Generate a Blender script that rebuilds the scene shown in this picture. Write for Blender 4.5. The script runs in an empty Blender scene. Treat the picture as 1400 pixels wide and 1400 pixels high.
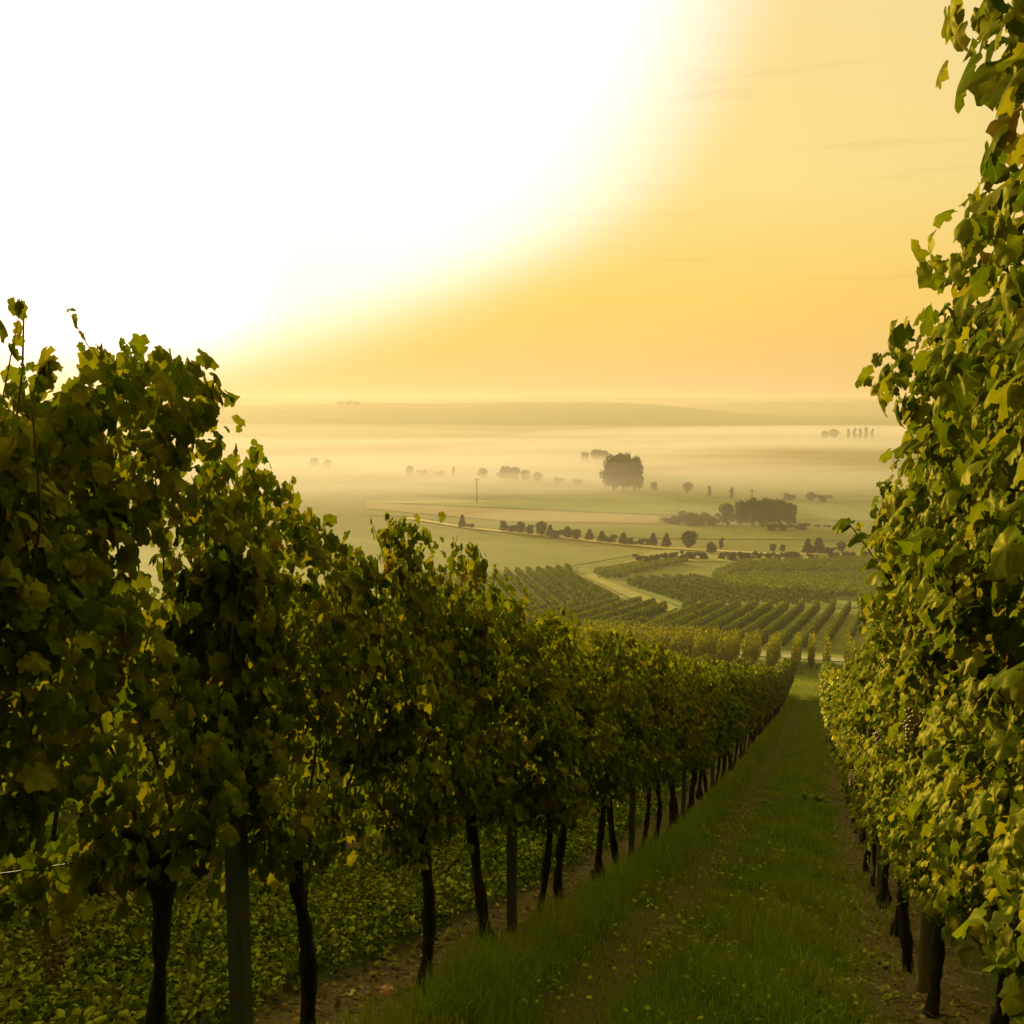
import bpy, math, random
import numpy as np

S = bpy.context.scene
COL = S.collection
R = math.radians

# ------------------------------------------------------------------ camera
YAW = R(17.0)
CAM = np.array([0.0, 0.0, 1.2])
PITCH = math.atan(152 / 1400)
cd = bpy.data.cameras.new('camera')
cam = bpy.data.objects.new('camera', cd)
COL.objects.link(cam)
cd.sensor_width = 36
cd.lens = 36
cd.clip_start = 0.05
cd.clip_end = 20000
cam.location = CAM
cam.rotation_euler = (math.pi / 2 - PITCH, 0, YAW)
S.camera = cam

# ------------------------------------------------------------------ sun and sky
SUN_AZ = YAW + R(26.0)          # turned left of the row direction (+Y)
SUN_EL = R(7.0)
sd = (-math.sin(SUN_AZ) * math.cos(SUN_EL), math.cos(SUN_AZ) * math.cos(SUN_EL), math.sin(SUN_EL))
sl = bpy.data.lights.new('sun', 'SUN')
sl.energy = 5.0
sl.angle = R(0.6)
sl.color = (1.0, 0.76, 0.31)
sun = bpy.data.objects.new('sun', sl)
COL.objects.link(sun)
from mathutils import Vector, Matrix
sun.rotation_euler = Vector(sd).to_track_quat('Z', 'Y').to_euler()

w = bpy.data.worlds.new('World')
S.world = w
w.use_nodes = True
nt = w.node_tree
nt.nodes.clear()


def N(tree, kind, **kw):
    n = tree.nodes.new(kind)
    for k, v in kw.items():
        if k == 'ins':
            for i, x in v.items():
                n.inputs[i].default_value = x
        else:
            setattr(n, k, v)
    return n


def L(tree, a, b):
    tree.links.new(a, b)


def ramp(tree, fac, stops, interp='LINEAR'):
    n = tree.nodes.new('ShaderNodeValToRGB')
    cr = n.color_ramp
    cr.interpolation = interp
    while len(cr.elements) < len(stops):
        cr.elements.new(0.5)
    for e, (p, c) in zip(cr.elements, stops):
        e.position = p
        e.color = (*c, 1) if len(c) == 3 else c
    if fac is not None:
        tree.links.new(fac, n.inputs[0])
    return n.outputs[0]


def mth(tree, op, a, b=None, clamp=False):
    n = tree.nodes.new('ShaderNodeMath')
    n.operation = op
    n.use_clamp = clamp
    for i, v in enumerate((a, b)):
        if v is None:
            continue
        if isinstance(v, (int, float)):
            n.inputs[i].default_value = v
        else:
            tree.links.new(v, n.inputs[i])
    return n.outputs[0]


def mixc(tree, fac, a, b, mode='MIX'):
    n = tree.nodes.new('ShaderNodeMix')
    n.data_type = 'RGBA'
    n.blend_type = mode
    for idx, v in ((0, fac), (6, a), (7, b)):
        if isinstance(v, (int, float)):
            n.inputs[idx].default_value = v
        elif isinstance(v, tuple):
            n.inputs[idx].default_value = (*v, 1) if len(v) == 3 else v
        else:
            tree.links.new(v, n.inputs[idx])
    return n.outputs[2]


def mrange(tree, v, a, b, c=0.0, d=1.0, smooth=True):
    n = tree.nodes.new('ShaderNodeMapRange')
    n.interpolation_type = 'SMOOTHSTEP' if smooth else 'LINEAR'
    tree.links.new(v, n.inputs[0])
    for i, x in enumerate((a, b, c, d)):
        n.inputs[i + 1].default_value = x
    return n.outputs[0]


sky = N(nt, 'ShaderNodeTexSky', sky_type='NISHITA', sun_disc=False, sun_elevation=SUN_EL,
        sun_rotation=-SUN_AZ, altitude=200, air_density=1.6, dust_density=4.0, ozone_density=0.6)
tc = N(nt, 'ShaderNodeTexCoord')
sep = N(nt, 'ShaderNodeSeparateXYZ')
L(nt, tc.outputs['Generated'], sep.inputs[0])
elev = sep.outputs[2]


def dirdot(v):
    n = nt.nodes.new('ShaderNodeVectorMath')
    n.operation = 'DOT_PRODUCT'
    L(nt, tc.outputs['Generated'], n.inputs[0])
    n.inputs[1].default_value = v
    return n.outputs['Value']


# warm dawn veil: orange by the horizon, pale gold above, white around the (hidden) sun
gl_az, gl_el = YAW + R(19.0), R(26.0)
gv = (-math.sin(gl_az) * math.cos(gl_el), math.cos(gl_az) * math.cos(gl_el), math.sin(gl_el))
gdot = dirdot(gv)
sdot = dirdot(sd)
low = ramp(nt, mrange(nt, elev, -0.02, 0.62, smooth=False),
           [(0.0, (0.93, 0.56, 0.20)), (0.08, (0.97, 0.61, 0.19)), (0.18, (1.0, 0.66, 0.15)), (0.34, (1.0, 0.76, 0.28)),
            (0.55, (1.0, 0.76, 0.33)), (0.70, (1.0, 0.77, 0.30)), (1.0, (2.7, 2.45, 0.36))])  # last stop: unseen overhead sky, brightened as added fill light for the lane
# fine high streaks
cmap = N(nt, 'ShaderNodeMapping')
cmap.inputs['Scale'].default_value = (2.2, 2.2, 26.0)
L(nt, tc.outputs['Generated'], cmap.inputs[0])
cn = N(nt, 'ShaderNodeTexNoise', ins={'Scale': 2.3, 'Detail': 5.0, 'Roughness': 0.55})
L(nt, cmap.outputs[0], cn.inputs['Vector'])
streak = mrange(nt, cn.outputs[0], 0.56, 0.74, 1.0, 0.90)
front = mrange(nt, sdot, -0.6, 0.85, 0.05, 1.0)
glow = mrange(nt, gdot, 0.845, 0.932, 0.0, 1.0)
# its lower edge climbs away from the sun
u_az = dirdot((math.cos(YAW), math.sin(YAW), 0.0))
edge = mth(nt, 'SUBTRACT', elev, mth(nt, 'ADD', mth(nt, 'MULTIPLY', mth(nt, 'ADD', u_az, 0.326), 0.32), 0.024))
glow = mth(nt, 'MULTIPLY', glow, mrange(nt, edge, -0.06, 0.04, 0.0, 1.0))
near = mrange(nt, sdot, 0.968, 0.999, 0.0, 1.0)
near = mth(nt, 'MULTIPLY', near, mrange(nt, elev, 0.01, 0.08))
veil = nt.nodes.new('ShaderNodeVectorMath')
veil.operation = 'SCALE'
L(nt, low, veil.inputs[0])
L(nt, mth(nt, 'MULTIPLY', front, streak), veil.inputs['Scale'])


def vadd(a, b):
    n = nt.nodes.new('ShaderNodeVectorMath')
    n.operation = 'ADD'
    L(nt, a, n.inputs[0])
    L(nt, b, n.inputs[1])
    return n.outputs[0]


def vscale(c, f):
    n = nt.nodes.new('ShaderNodeVectorMath')
    n.operation = 'SCALE'
    if isinstance(c, tuple):
        n.inputs[0].default_value = c
    else:
        L(nt, c, n.inputs[0])
    if isinstance(f, (int, float)):
        n.inputs['Scale'].default_value = f
    else:
        L(nt, f, n.inputs['Scale'])
    return n.outputs[0]


tint = nt.nodes.new('ShaderNodeVectorMath')
tint.operation = 'MULTIPLY'
L(nt, sky.outputs[0], tint.inputs[0])
tint.inputs[1].default_value = (0.16, 0.12, 0.035)
total = vadd(tint.outputs[0], vscale(veil.outputs[0], 10.0 * 0.91))
total = vadd(total, vscale((3.0, 4.6, 8.0), glow))
total = vadd(total, vscale((6.0, 5.5, 6.5), near))
bg = N(nt, 'ShaderNodeBackground', ins={'Strength': 0.065})
L(nt, total, bg.inputs[0])
wo = N(nt, 'ShaderNodeOutputWorld')
L(nt, bg.outputs[0], wo.inputs[0])

S.view_settings.view_transform = 'Standard'
S.view_settings.look = 'None'
S.view_settings.exposure = 0.65
S.view_settings.gamma = 1.0
S.render.engine = 'CYCLES'
S.cycles.use_denoising = True
S.cycles.max_bounces = 7
S.cycles.diffuse_bounces = 3
S.cycles.glossy_bounces = 2
S.cycles.transmission_bounces = 4
S.cycles.volume_bounces = 3
S.cycles.transparent_max_bounces = 8
S.cycles.sample_clamp_indirect = 6

rng = np.random.default_rng(11)
rnd = random.Random(5)

# ------------------------------------------------------------------ terrain
PTS = np.array([(-60, 20), (-20, 7), (-5, 1.75), (0, 0), (4, -1.37), (6.6, -2.25), (8.8, -2.98), (12.8, -4.17),
                (20.8, -6.3), (32, -9.1), (45, -12.4), (60, -15.7), (66, -16.5), (92, -21.6), (97, -22.3), (107, -24.2),
                (150, -29), (220, -37), (300, -42.6), (380, -43.8), (600, -43.8), (9000, -43.8)], float)
_gx = np.arange(-60, 420, .5)
_gz = np.interp(_gx, PTS[:, 0], PTS[:, 1])


def _sm(z, n):
    k = np.hanning(n + 2)[1:-1]
    k /= k.sum()
    return np.convolve(np.pad(z, n // 2, mode='edge'), k, 'valid')


_wt = np.clip((_gx - 120) / 60, 0, 1)
_gz = _sm(_gz, 9) * (1 - _wt) + _sm(_gz, 41) * _wt
CF, SF = math.cos(YAW), math.sin(YAW)


def sst(x, a, b):
    t = np.clip((x - a) / (b - a), 0, 1)
    return t * t * (3 - 2 * t)


def HT(x, y):
    x = np.asarray(x, float)
    y = np.asarray(y, float)
    z = np.interp(y, _gx, _gz)
    wf = -SF * x + CF * y                # metres ahead of the camera
    rt = CF * x + SF * y                 # metres to its right
    az = rt / np.maximum(wf, 1.0)
    # gentle swells on the valley floor
    z = z + sst(wf, 420, 700) * 0.7 * (np.sin(rt / 160 + wf / 300) * np.sin(wf / 210 + 1.0))
    # low rise right of the big tree
    z = z + 7.0 * np.exp(-((rt - 240) / 150) ** 2 - ((wf - 740) / 190) ** 2)
    z = z + 4.0 * np.exp(-((rt - 300) / 200) ** 2 - ((wf - 1120) / 190) ** 2)
    # ridges closing the valley
    r1 = 41.5 * np.exp(-((wf - 2300) / 600) ** 2) * (0.62 + 0.38 * sst(az, -0.42, -0.12)) * (1 - 0.75 * sst(az, 0.08, 0.30))
    r2 = 44.5 * np.exp(-((wf - 3500) / 500) ** 2) * sst(az, 0.02, 0.26)
    r3 = 61.0 * np.exp(-((wf - 4700) / 600) ** 2) * (1.0 + 0.05 * np.sin(az * 14 + 1.0) + 0.02 * np.sin(az * 45))
    crest = 1 + 0.035 * np.sin(az * 17 + 0.6) + 0.018 * np.sin(az * 43 + wf / 300) + 0.008 * np.sin(az * 160) * np.sin(az * 71)
    z = z + np.maximum(np.maximum(r1, r2), r3) * crest * (wf > 1000)
    return z


def h(x, y):
    return float(HT(x, y))


def at(px, py):
    """Point of the ground seen at a place of the photograph (1400 px wide)."""
    x, y = (px - 700) / 1400, -(py - 700) / 1400
    d = np.array([x, math.cos(PITCH) + y * math.sin(PITCH), -math.sin(PITCH) + y * math.cos(PITCH)])
    d = np.array([CF * d[0] - SF * d[1], SF * d[0] + CF * d[1], d[2]])
    t = 0.5
    while t < 7000:
        p = CAM + t * d
        if p[2] < h(p[0], p[1]):
            break
        t *= 1.004
    return p


# ------------------------------------------------------------------ object helpers
def mesh_np(name, verts, faces, smooth=True, uv=None):
    """verts (n,3); faces: list of (k,m) int arrays, each of faces with m corners."""
    me = bpy.data.meshes.new(name)
    verts = np.asarray(verts, np.float32)
    me.vertices.add(len(verts))
    me.vertices.foreach_set('co', verts.ravel())
    faces = [np.asarray(f, np.int32) for f in faces if len(f)]
    loops = np.concatenate([f.ravel() for f in faces])
    tot = np.concatenate([np.full(len(f), f.shape[1], np.int32) for f in faces])
    start = np.concatenate([[0], np.cumsum(tot)[:-1]]).astype(np.int32)
    me.loops.add(len(loops))
    me.loops.foreach_set('vertex_index', loops)
    me.polygons.add(len(tot))
    me.polygons.foreach_set('loop_start', start)
    me.polygons.foreach_set('loop_total', tot)
    me.polygons.foreach_set('use_smooth', np.full(len(tot), smooth, bool))
    if uv is not None:
        lay = me.uv_layers.new(name='UVMap')
        lay.data.foreach_set('uv', np.asarray(uv, np.float32)[loops].ravel())
    me.update(calc_edges=True)
    me.validate()
    return me


def obj(name, me, mat=None, parent=None, loc=None):
    o = bpy.data.objects.new(name, me)
    COL.objects.link(o)
    if mat is not None and not me.materials:
        me.materials.append(mat)
    if parent is not None:
        o.parent = parent
    if loc is not None:
        o.location = loc
    return o


def tag(o, label=None, cat=None, group=None, kind=None):
    for k, v in (('label', label), ('category', cat), ('group', group), ('kind', kind)):
        if v:
            o[k] = v
    return o


def empty(name, loc):
    o = bpy.data.objects.new(name, None)
    COL.objects.link(o)
    o.location = loc
    o.empty_display_size = 0.1
    return o


class MB:
    """collects vertices and faces of one mesh"""

    def __init__(s):
        s.v = []
        s.f = {}
        s.n = 0

    def add(s, v, faces):
        v = np.asarray(v, float)
        for f in faces:
            f = np.asarray(f)
            if len(f):
                s.f.setdefault(f.shape[1], []).append(f + s.n)
        s.v.append(v)
        s.n += len(v)

    def tube(s, pts, rad, k=7, cap=True):
        pts = np.asarray(pts, float)
        n = len(pts)
        rad = np.full(n, rad) if np.isscalar(rad) else np.asarray(rad, float)
        t = np.gradient(pts, axis=0)
        t /= np.linalg.norm(t, axis=1)[:, None] + 1e-9
        ref = np.array([1.0, 0.13, 0.07]) if abs(t[0][0]) < .8 else np.array([0.1, 1.0, 0.05])
        a = np.cross(t, ref)
        a /= np.linalg.norm(a, axis=1)[:, None]
        b = np.cross(t, a)
        ph = np.arange(k) * 2 * np.pi / k
        v = (pts[:, None] + rad[:, None, None] * (np.cos(ph)[None, :, None] * a[:, None] + np.sin(ph)[None, :, None] * b[:, None])).reshape(-1, 3)
        i = np.arange(n - 1)[:, None] * k
        j = np.arange(k)[None]
        q = np.stack([i + j, i + (j + 1) % k, i + k + (j + 1) % k, i + k + j], -1).reshape(-1, 4)
        fs = [q]
        if cap:
            fs.append((np.arange(k)[::-1])[None])
            fs.append((np.arange(k) + (n - 1) * k)[None])
        s.add(v, fs)

    def mesh(s, name, smooth=True):
        return mesh_np(name, np.concatenate(s.v), [np.concatenate(x) for x in s.f.values()], smooth)


def mat(name):
    m = bpy.data.materials.new(name)
    m.use_nodes = True
    t = m.node_tree
    t.nodes.clear()
    o = t.nodes.new('ShaderNodeOutputMaterial')
    return m, t, o


def leaf_mat(name, stops, patch=False, transl=0.45, tcol=(2.0, 1.8, 0.4), veins=False, rough=0.45, spec=0.03):
    m, t, o = mat(name)
    g = t.nodes.new('ShaderNodeNewGeometry')
    oi = t.nodes.new('ShaderNodeObjectInfo')
    f = mth(t, 'FRACT', mth(t, 'ADD', g.outputs['Random Per Island'], oi.outputs['Random']))
    c = ramp(t, f, stops)
    tcx = t.nodes.new('ShaderNodeTexCoord')
    nz = N(t, 'ShaderNodeTexNoise', ins={'Scale': 28.0, 'Detail': 3.0})
    L(t, tcx.outputs['Object'], nz.inputs['Vector'])
    c = mixc(t, 1.0, c, ramp(t, nz.outputs[0], [(0.3, (0.75, 0.75, 0.75)), (0.7, (1.2, 1.2, 1.15))]), 'MULTIPLY')
    if patch:
        pn = N(t, 'ShaderNodeTexNoise', ins={'Scale': 1.7, 'Detail': 4.0, 'Roughness': 0.6})
        L(t, g.outputs['Position'], pn.inputs['Vector'])
        c = mixc(t, mrange(t, pn.outputs[0], 0.52, 0.68, 0.0, 0.7), c, (0.16, 0.125, 0.03))
        pm = N(t, 'ShaderNodeTexNoise', ins={'Scale': 0.9, 'Detail': 3.0})
        L(t, g.outputs['Position'], pm.inputs['Vector'])
        c = mixc(t, mrange(t, pm.outputs[0], 0.42, 0.62, 0.0, 0.45), c, (0.05, 0.14, 0.006))
    if veins:
        s = N(t, 'ShaderNodeSeparateXYZ')
        L(t, tcx.outputs['UV'], s.inputs[0])
        ang = mth(t, 'ARCTAN2', s.outputs[0], mth(t, 'ADD', s.outputs[1], 0.02))
        tri = mth(t, 'ABSOLUTE', mth(t, 'SUBTRACT', mth(t, 'FRACT', mth(t, 'ADD', mth(t, 'DIVIDE', ang, 0.72), 0.5)), 0.5))
        vein = mrange(t, tri, 0.02, 0.06, 1.0, 0.0)
        side = mth(t, 'ABSOLUTE', mth(t, 'SINE', mth(t, 'MULTIPLY', mth(t, 'ADD', s.outputs[1], mth(t, 'MULTIPLY', tri, -0.35)), 46.0)))
        vein2 = mth(t, 'MULTIPLY', mrange(t, side, 0.0, 0.18, 1.0, 0.0), 0.35)
        vein = mth(t, 'MAXIMUM', vein, vein2)
        c = mixc(t, mth(t, 'MULTIPLY', vein, 0.45), c, (0.17, 0.18, 0.05))
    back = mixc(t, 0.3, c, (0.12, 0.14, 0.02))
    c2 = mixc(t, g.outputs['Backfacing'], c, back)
    p = t.nodes.new('ShaderNodeBsdfDiffuse')
    L(t, c2, p.inputs[0])
    tr = t.nodes.new('ShaderNodeBsdfTranslucent')
    L(t, mixc(t, 1.0, c, tcol, 'MULTIPLY'), tr.inputs[0])
    mx = t.nodes.new('ShaderNodeMixShader')
    mx.inputs[0].default_value = transl
    L(t, p.outputs[0], mx.inputs[1])
    L(t, tr.outputs[0], mx.inputs[2])
    if spec:
        gl = N(t, 'ShaderNodeBsdfGlossy', ins={'Roughness': rough})
        gl.inputs[0].default_value = (1.0, 0.88, 0.15, 1)
        bp = N(t, 'ShaderNodeBump', ins={'Strength': 0.6, 'Distance': 0.0025})
        nb = N(t, 'ShaderNodeTexNoise', ins={'Scale': 60.0, 'Detail': 2.0})
        L(t, tcx.outputs['Object'], nb.inputs['Vector'])
        L(t, nb.outputs[0], bp.inputs['Height'])
        for sh_ in (gl, p):
            L(t, bp.outputs[0], sh_.inputs['Normal'])
        m2 = t.nodes.new('ShaderNodeMixShader')
        m2.inputs[0].default_value = spec
        L(t, mx.outputs[0], m2.inputs[1])
        L(t, gl.outputs[0], m2.inputs[2])
        mx = m2
    L(t, mx.outputs[0], o.inputs[0])
    return m


def plain_mat(name, c1, c2, scale=8.0, rough=0.85, bump=0.0, detail=5.0, space='Object', stretch=None, spec=0.2):
    m, t, o = mat(name)
    tcx = t.nodes.new('ShaderNodeTexCoord')
    vec = tcx.outputs['Object']
    if space == 'World':
        g = t.nodes.new('ShaderNodeNewGeometry')
        vec = g.outputs['Position']
    if stretch:
        mp = t.nodes.new('ShaderNodeMapping')
        mp.inputs['Scale'].default_value = stretch
        L(t, vec, mp.inputs[0])
        vec = mp.outputs[0]
    nz = N(t, 'ShaderNodeTexNoise', ins={'Scale': scale, 'Detail': detail, 'Roughness': 0.6})
    L(t, vec, nz.inputs['Vector'])
    c = ramp(t, nz.outputs[0], [(0.3, c1), (0.7, c2)])
    p = N(t, 'ShaderNodeBsdfPrincipled', ins={'Roughness': rough, 'Specular IOR Level': spec})
    L(t, c, p.inputs['Base Color'])
    if bump:
        b = N(t, 'ShaderNodeBump', ins={'Strength': 1.0, 'Distance': bump})
        L(t, nz.outputs[0], b.inputs['Height'])
        L(t, b.outputs[0], p.inputs['Normal'])
    L(t, p.outputs[0], o.inputs[0])
    return m


M = {}
M['vine_leaf'] = leaf_mat('vine_leaf', [(0.0, (0.036, 0.064, 0.004)), (0.30, (0.060, 0.084, 0.004)), (0.62, (0.100, 0.119, 0.006)),
                                        (0.90, (0.17, 0.165, 0.011)), (0.97, (0.16, 0.145, 0.02)), (0.997, (0.22, 0.17, 0.03)), (1.0, (0.16, 0.05, 0.02))],
                          transl=0.40, veins=True, spec=0.022, rough=0.5)
M['vine_leaf_far'] = leaf_mat('vine_leaf_far', [(0.0, (0.036, 0.064, 0.004)), (0.4, (0.06, 0.09, 0.006)), (0.85, (0.11, 0.13, 0.010)), (1.0, (0.17, 0.16, 0.02))], transl=0.34, spec=0.03)
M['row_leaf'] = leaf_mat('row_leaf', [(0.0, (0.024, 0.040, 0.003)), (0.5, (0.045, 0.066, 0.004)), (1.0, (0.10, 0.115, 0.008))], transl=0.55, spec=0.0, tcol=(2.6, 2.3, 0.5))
M['row_leaf_backlight_tint'] = leaf_mat('row_leaf_backlight_tint', [(0.0, (0.075, 0.09, 0.005)), (0.5, (0.13, 0.135, 0.008)), (1.0, (0.20, 0.18, 0.012))], transl=0.5, spec=0.0, tcol=(2.2, 2.0, 0.4))  # brighter, yellower copy of the row leaf; backlit glow put into its colour
M['tree_leaf'] = leaf_mat('tree_leaf', [(0.0, (0.018, 0.028, 0.006)), (0.5, (0.032, 0.045, 0.010)), (1.0, (0.055, 0.065, 0.014))], transl=0.25, spec=0.0)
M['bush_leaf'] = leaf_mat('bush_leaf', [(0.0, (0.03, 0.04, 0.01)), (0.5, (0.055, 0.065, 0.016)), (1.0, (0.10, 0.10, 0.03))], transl=0.3, spec=0.0)
M['grass'] = leaf_mat('grass', patch=True, stops= [(0.0, (0.075, 0.125, 0.006)), (0.45, (0.115, 0.165, 0.009)), (0.8, (0.155, 0.18, 0.014)), (0.95, (0.18, 0.16, 0.045)), (1.0, (0.24, 0.19, 0.08))], transl=0.4, spec=0.03)
M['crop'] = leaf_mat('crop', [(0.0, (0.012, 0.026, 0.002)), (0.6, (0.030, 0.050, 0.004)), (1.0, (0.10, 0.12, 0.02))], transl=0.3, rough=0.45, spec=0.06)
M['litter'] = leaf_mat('litter', [(0.0, (0.07, 0.045, 0.02)), (0.6, (0.16, 0.11, 0.05)), (0.9, (0.25, 0.19, 0.10)), (1.0, (0.28, 0.12, 0.03))], transl=0.1, spec=0.0)
M['bark'] = plain_mat('bark', (0.008, 0.0055, 0.0035), (0.034, 0.023, 0.015), 30.0, 0.9, 0.006, stretch=(1, 1, 0.18))
M['cane'] = plain_mat('cane', (0.06, 0.035, 0.014), (0.13, 0.075, 0.028), 20.0, 0.6)
M['steel'] = plain_mat('galvanised_steel', (0.035, 0.036, 0.038), (0.075, 0.076, 0.078), 14.0, 0.5, 0.0005, spec=0.5)
M['post_wood'] = plain_mat('post_wood', (0.07, 0.055, 0.04), (0.15, 0.12, 0.085), 16.0, 0.9, 0.004, stretch=(1, 1, 0.12))
M['stone'] = plain_mat('stone', (0.28, 0.24, 0.18), (0.45, 0.40, 0.32), 14.0, 0.9, 0.004)
M['asphalt'] = plain_mat('pale_road', (0.20, 0.17, 0.14), (0.28, 0.24, 0.20), 0.6, 0.9, space='World')
M['track'] = plain_mat('dirt_track', (0.34, 0.25, 0.13), (0.44, 0.33, 0.19), 0.15, 0.95, space='World')


def grape_mat():
    m, t, o = mat('ripe_grape')
    g = t.nodes.new('ShaderNodeNewGeometry')
    c = ramp(t, g.outputs['Random Per Island'], [(0.0, (0.09, 0.09, 0.015)), (0.6, (0.17, 0.13, 0.025)), (1.0, (0.24, 0.13, 0.03))])
    p = N(t, 'ShaderNodeBsdfPrincipled', ins={'Roughness': 0.4, 'Subsurface Weight': 0.3, 'Subsurface Scale': 0.01, 'Specular IOR Level': 0.4})
    p.inputs['Subsurface Radius'].default_value = (1.0, 0.6, 0.2)
    L(t, c, p.inputs['Base Color'])
    L(t, p.outputs[0], o.inputs[0])
    return m


M['grape'] = grape_mat()

# ------------------------------------------------------------------ ground sheet
ROW_W = 2.17
ROW0 = 0.55                                   # the row right of the path; the others lie every 2.17 m
XR = {'R2': ROW0 + ROW_W, 'R1': ROW0, 'L1': ROW0 - ROW_W, 'L2': ROW0 - 2 * ROW_W, 'L3': ROW0 - 3 * ROW_W, 'L4': ROW0 - 4 * ROW_W, 'L5': ROW0 - 5 * ROW_W}


def rise(x, y):
    """small unevenness of the vineyard floor"""
    x = np.asarray(x, float)
    y = np.asarray(y, float)
    k = np.clip((70 - y) / 20, 0, 1) * (np.abs(x) < 30)
    rut = -0.05 * np.exp(-((x + 0.95) / 0.20) ** 2) - 0.04 * np.exp(-((x - 0.12) / 0.2) ** 2)
    return k * (rut + 0.02 * np.sin(x * 2.3 + 1.0) * np.sin(y * 1.7) + 0.012 * np.sin(x * 5.1 + y * 3.3))


def G(x, y):
    return HT(x, y) + rise(x, y)


def ground_material():
    m, t, o = mat('ground_soil_and_fields')
    g = t.nodes.new('ShaderNodeNewGeometry')
    s = N(t, 'ShaderNodeSeparateXYZ')
    L(t, g.outputs['Position'], s.inputs[0])
    x, y = s.outputs[0], s.outputs[1]
    n1 = N(t, 'ShaderNodeTexNoise', ins={'Scale': 3.0, 'Detail': 6.0, 'Roughness': 0.65})
    L(t, g.outputs['Position'], n1.inputs['Vector'])
    n2 = N(t, 'ShaderNodeTexNoise', ins={'Scale': 38.0, 'Detail': 4.0, 'Roughness': 0.7})
    L(t, g.outputs['Position'], n2.inputs['Vector'])
    # distance from the nearest vine row
    k = mth(t, 'FRACT', mth(t, 'ADD', mth(t, 'DIVIDE', mth(t, 'SUBTRACT', x, ROW0), ROW_W), 100.5))
    d = mth(t, 'MULTIPLY', mth(t, 'ABSOLUTE', mth(t, 'SUBTRACT', k, 0.5)), ROW_W)
    d = mth(t, 'ADD', d, mth(t, 'MULTIPLY', mth(t, 'SUBTRACT', n1.outputs[0], 0.5), 0.35))
    soilm = mrange(t, d, 0.22, 0.48, 1.0, 0.0)
    rutm = mrange(t, mth(t, 'ABSOLUTE', mth(t, 'ADD', x, 0.95)), 0.05, 0.30, 0.6, 0.0)
    soilm = mth(t, 'MAXIMUM', soilm, rutm)
    soil = ramp(t, n2.outputs[0], [(0.3, (0.055, 0.034, 0.018)), (0.55, (0.11, 0.072, 0.038)), (0.75, (0.19, 0.135, 0.075))])
    turf = ramp(t, n1.outputs[0], [(0.3, (0.028, 0.040, 0.007)), (0.7, (0.055, 0.070, 0.012))])
    yard = mixc(t, soilm, turf, soil)
    n3 = N(t, 'ShaderNodeTexNoise', ins={'Scale': 0.012, 'Detail': 4.0})
    L(t, g.outputs['Position'], n3.inputs['Vector'])
    n4 = N(t, 'ShaderNodeTexNoise', ins={'Scale': 0.35, 'Detail': 5.0})
    L(t, g.outputs['Position'], n4.inputs['Vector'])
    far = ramp(t, n3.outputs[0], [(0.3, (0.095, 0.10, 0.02)), (0.5, (0.135, 0.13, 0.028)), (0.7, (0.19, 0.15, 0.06))])
    far = mixc(t, 1.0, far, ramp(t, n4.outputs[0], [(0.3, (0.75, 0.75, 0.75)), (0.7, (1.2, 1.2, 1.2))]), 'MULTIPLY')
    mid = ramp(t, n4.outputs[0], [(0.3, (0.10, 0.105, 0.018)), (0.7, (0.20, 0.18, 0.035))])
    c = mixc(t, mrange(t, y, 59.5, 61.5), yard, mid)
    c = mixc(t, mrange(t, y, 160.0, 300.0), c, far)
    p = N(t, 'ShaderNodeBsdfPrincipled', ins={'Roughness': 0.95, 'Specular IOR Level': 0.1})
    L(t, c, p.inputs['Base Color'])
    b = N(t, 'ShaderNodeBump', ins={'Strength': 1.0, 'Distance': 0.03})
    L(t, n2.outputs[0], b.inputs['Height'])
    L(t, b.outputs[0], p.inputs['Normal'])
    L(t, p.outputs[0], o.inputs[0])
    return m


gy = np.concatenate([np.arange(-12, 0, 1.0), np.arange(0, 16, 0.14), np.arange(16, 62, 0.5), np.arange(62, 120, 1.0), np.geomspace(120, 6800, 190)])
gxh = np.concatenate([np.arange(0, 6.0, 0.14), np.geomspace(6.0, 5000, 130)])
gxx = np.concatenate([-gxh[1:][::-1], gxh])
XX, YY = np.meshgrid(gxx, gy)
ZZ = G(XX, YY)
nx, ny = len(gxx), len(gy)
ii = (np.arange(ny - 1)[:, None] * nx + np.arange(nx - 1)[None]).ravel()
quads = np.stack([ii, ii + 1, ii + 1 + nx, ii + nx], -1)
ground = obj('ground', mesh_np('ground', np.stack([XX, YY, ZZ], -1).reshape(-1, 3), [quads]), ground_material())
tag(ground, kind='structure')

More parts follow.
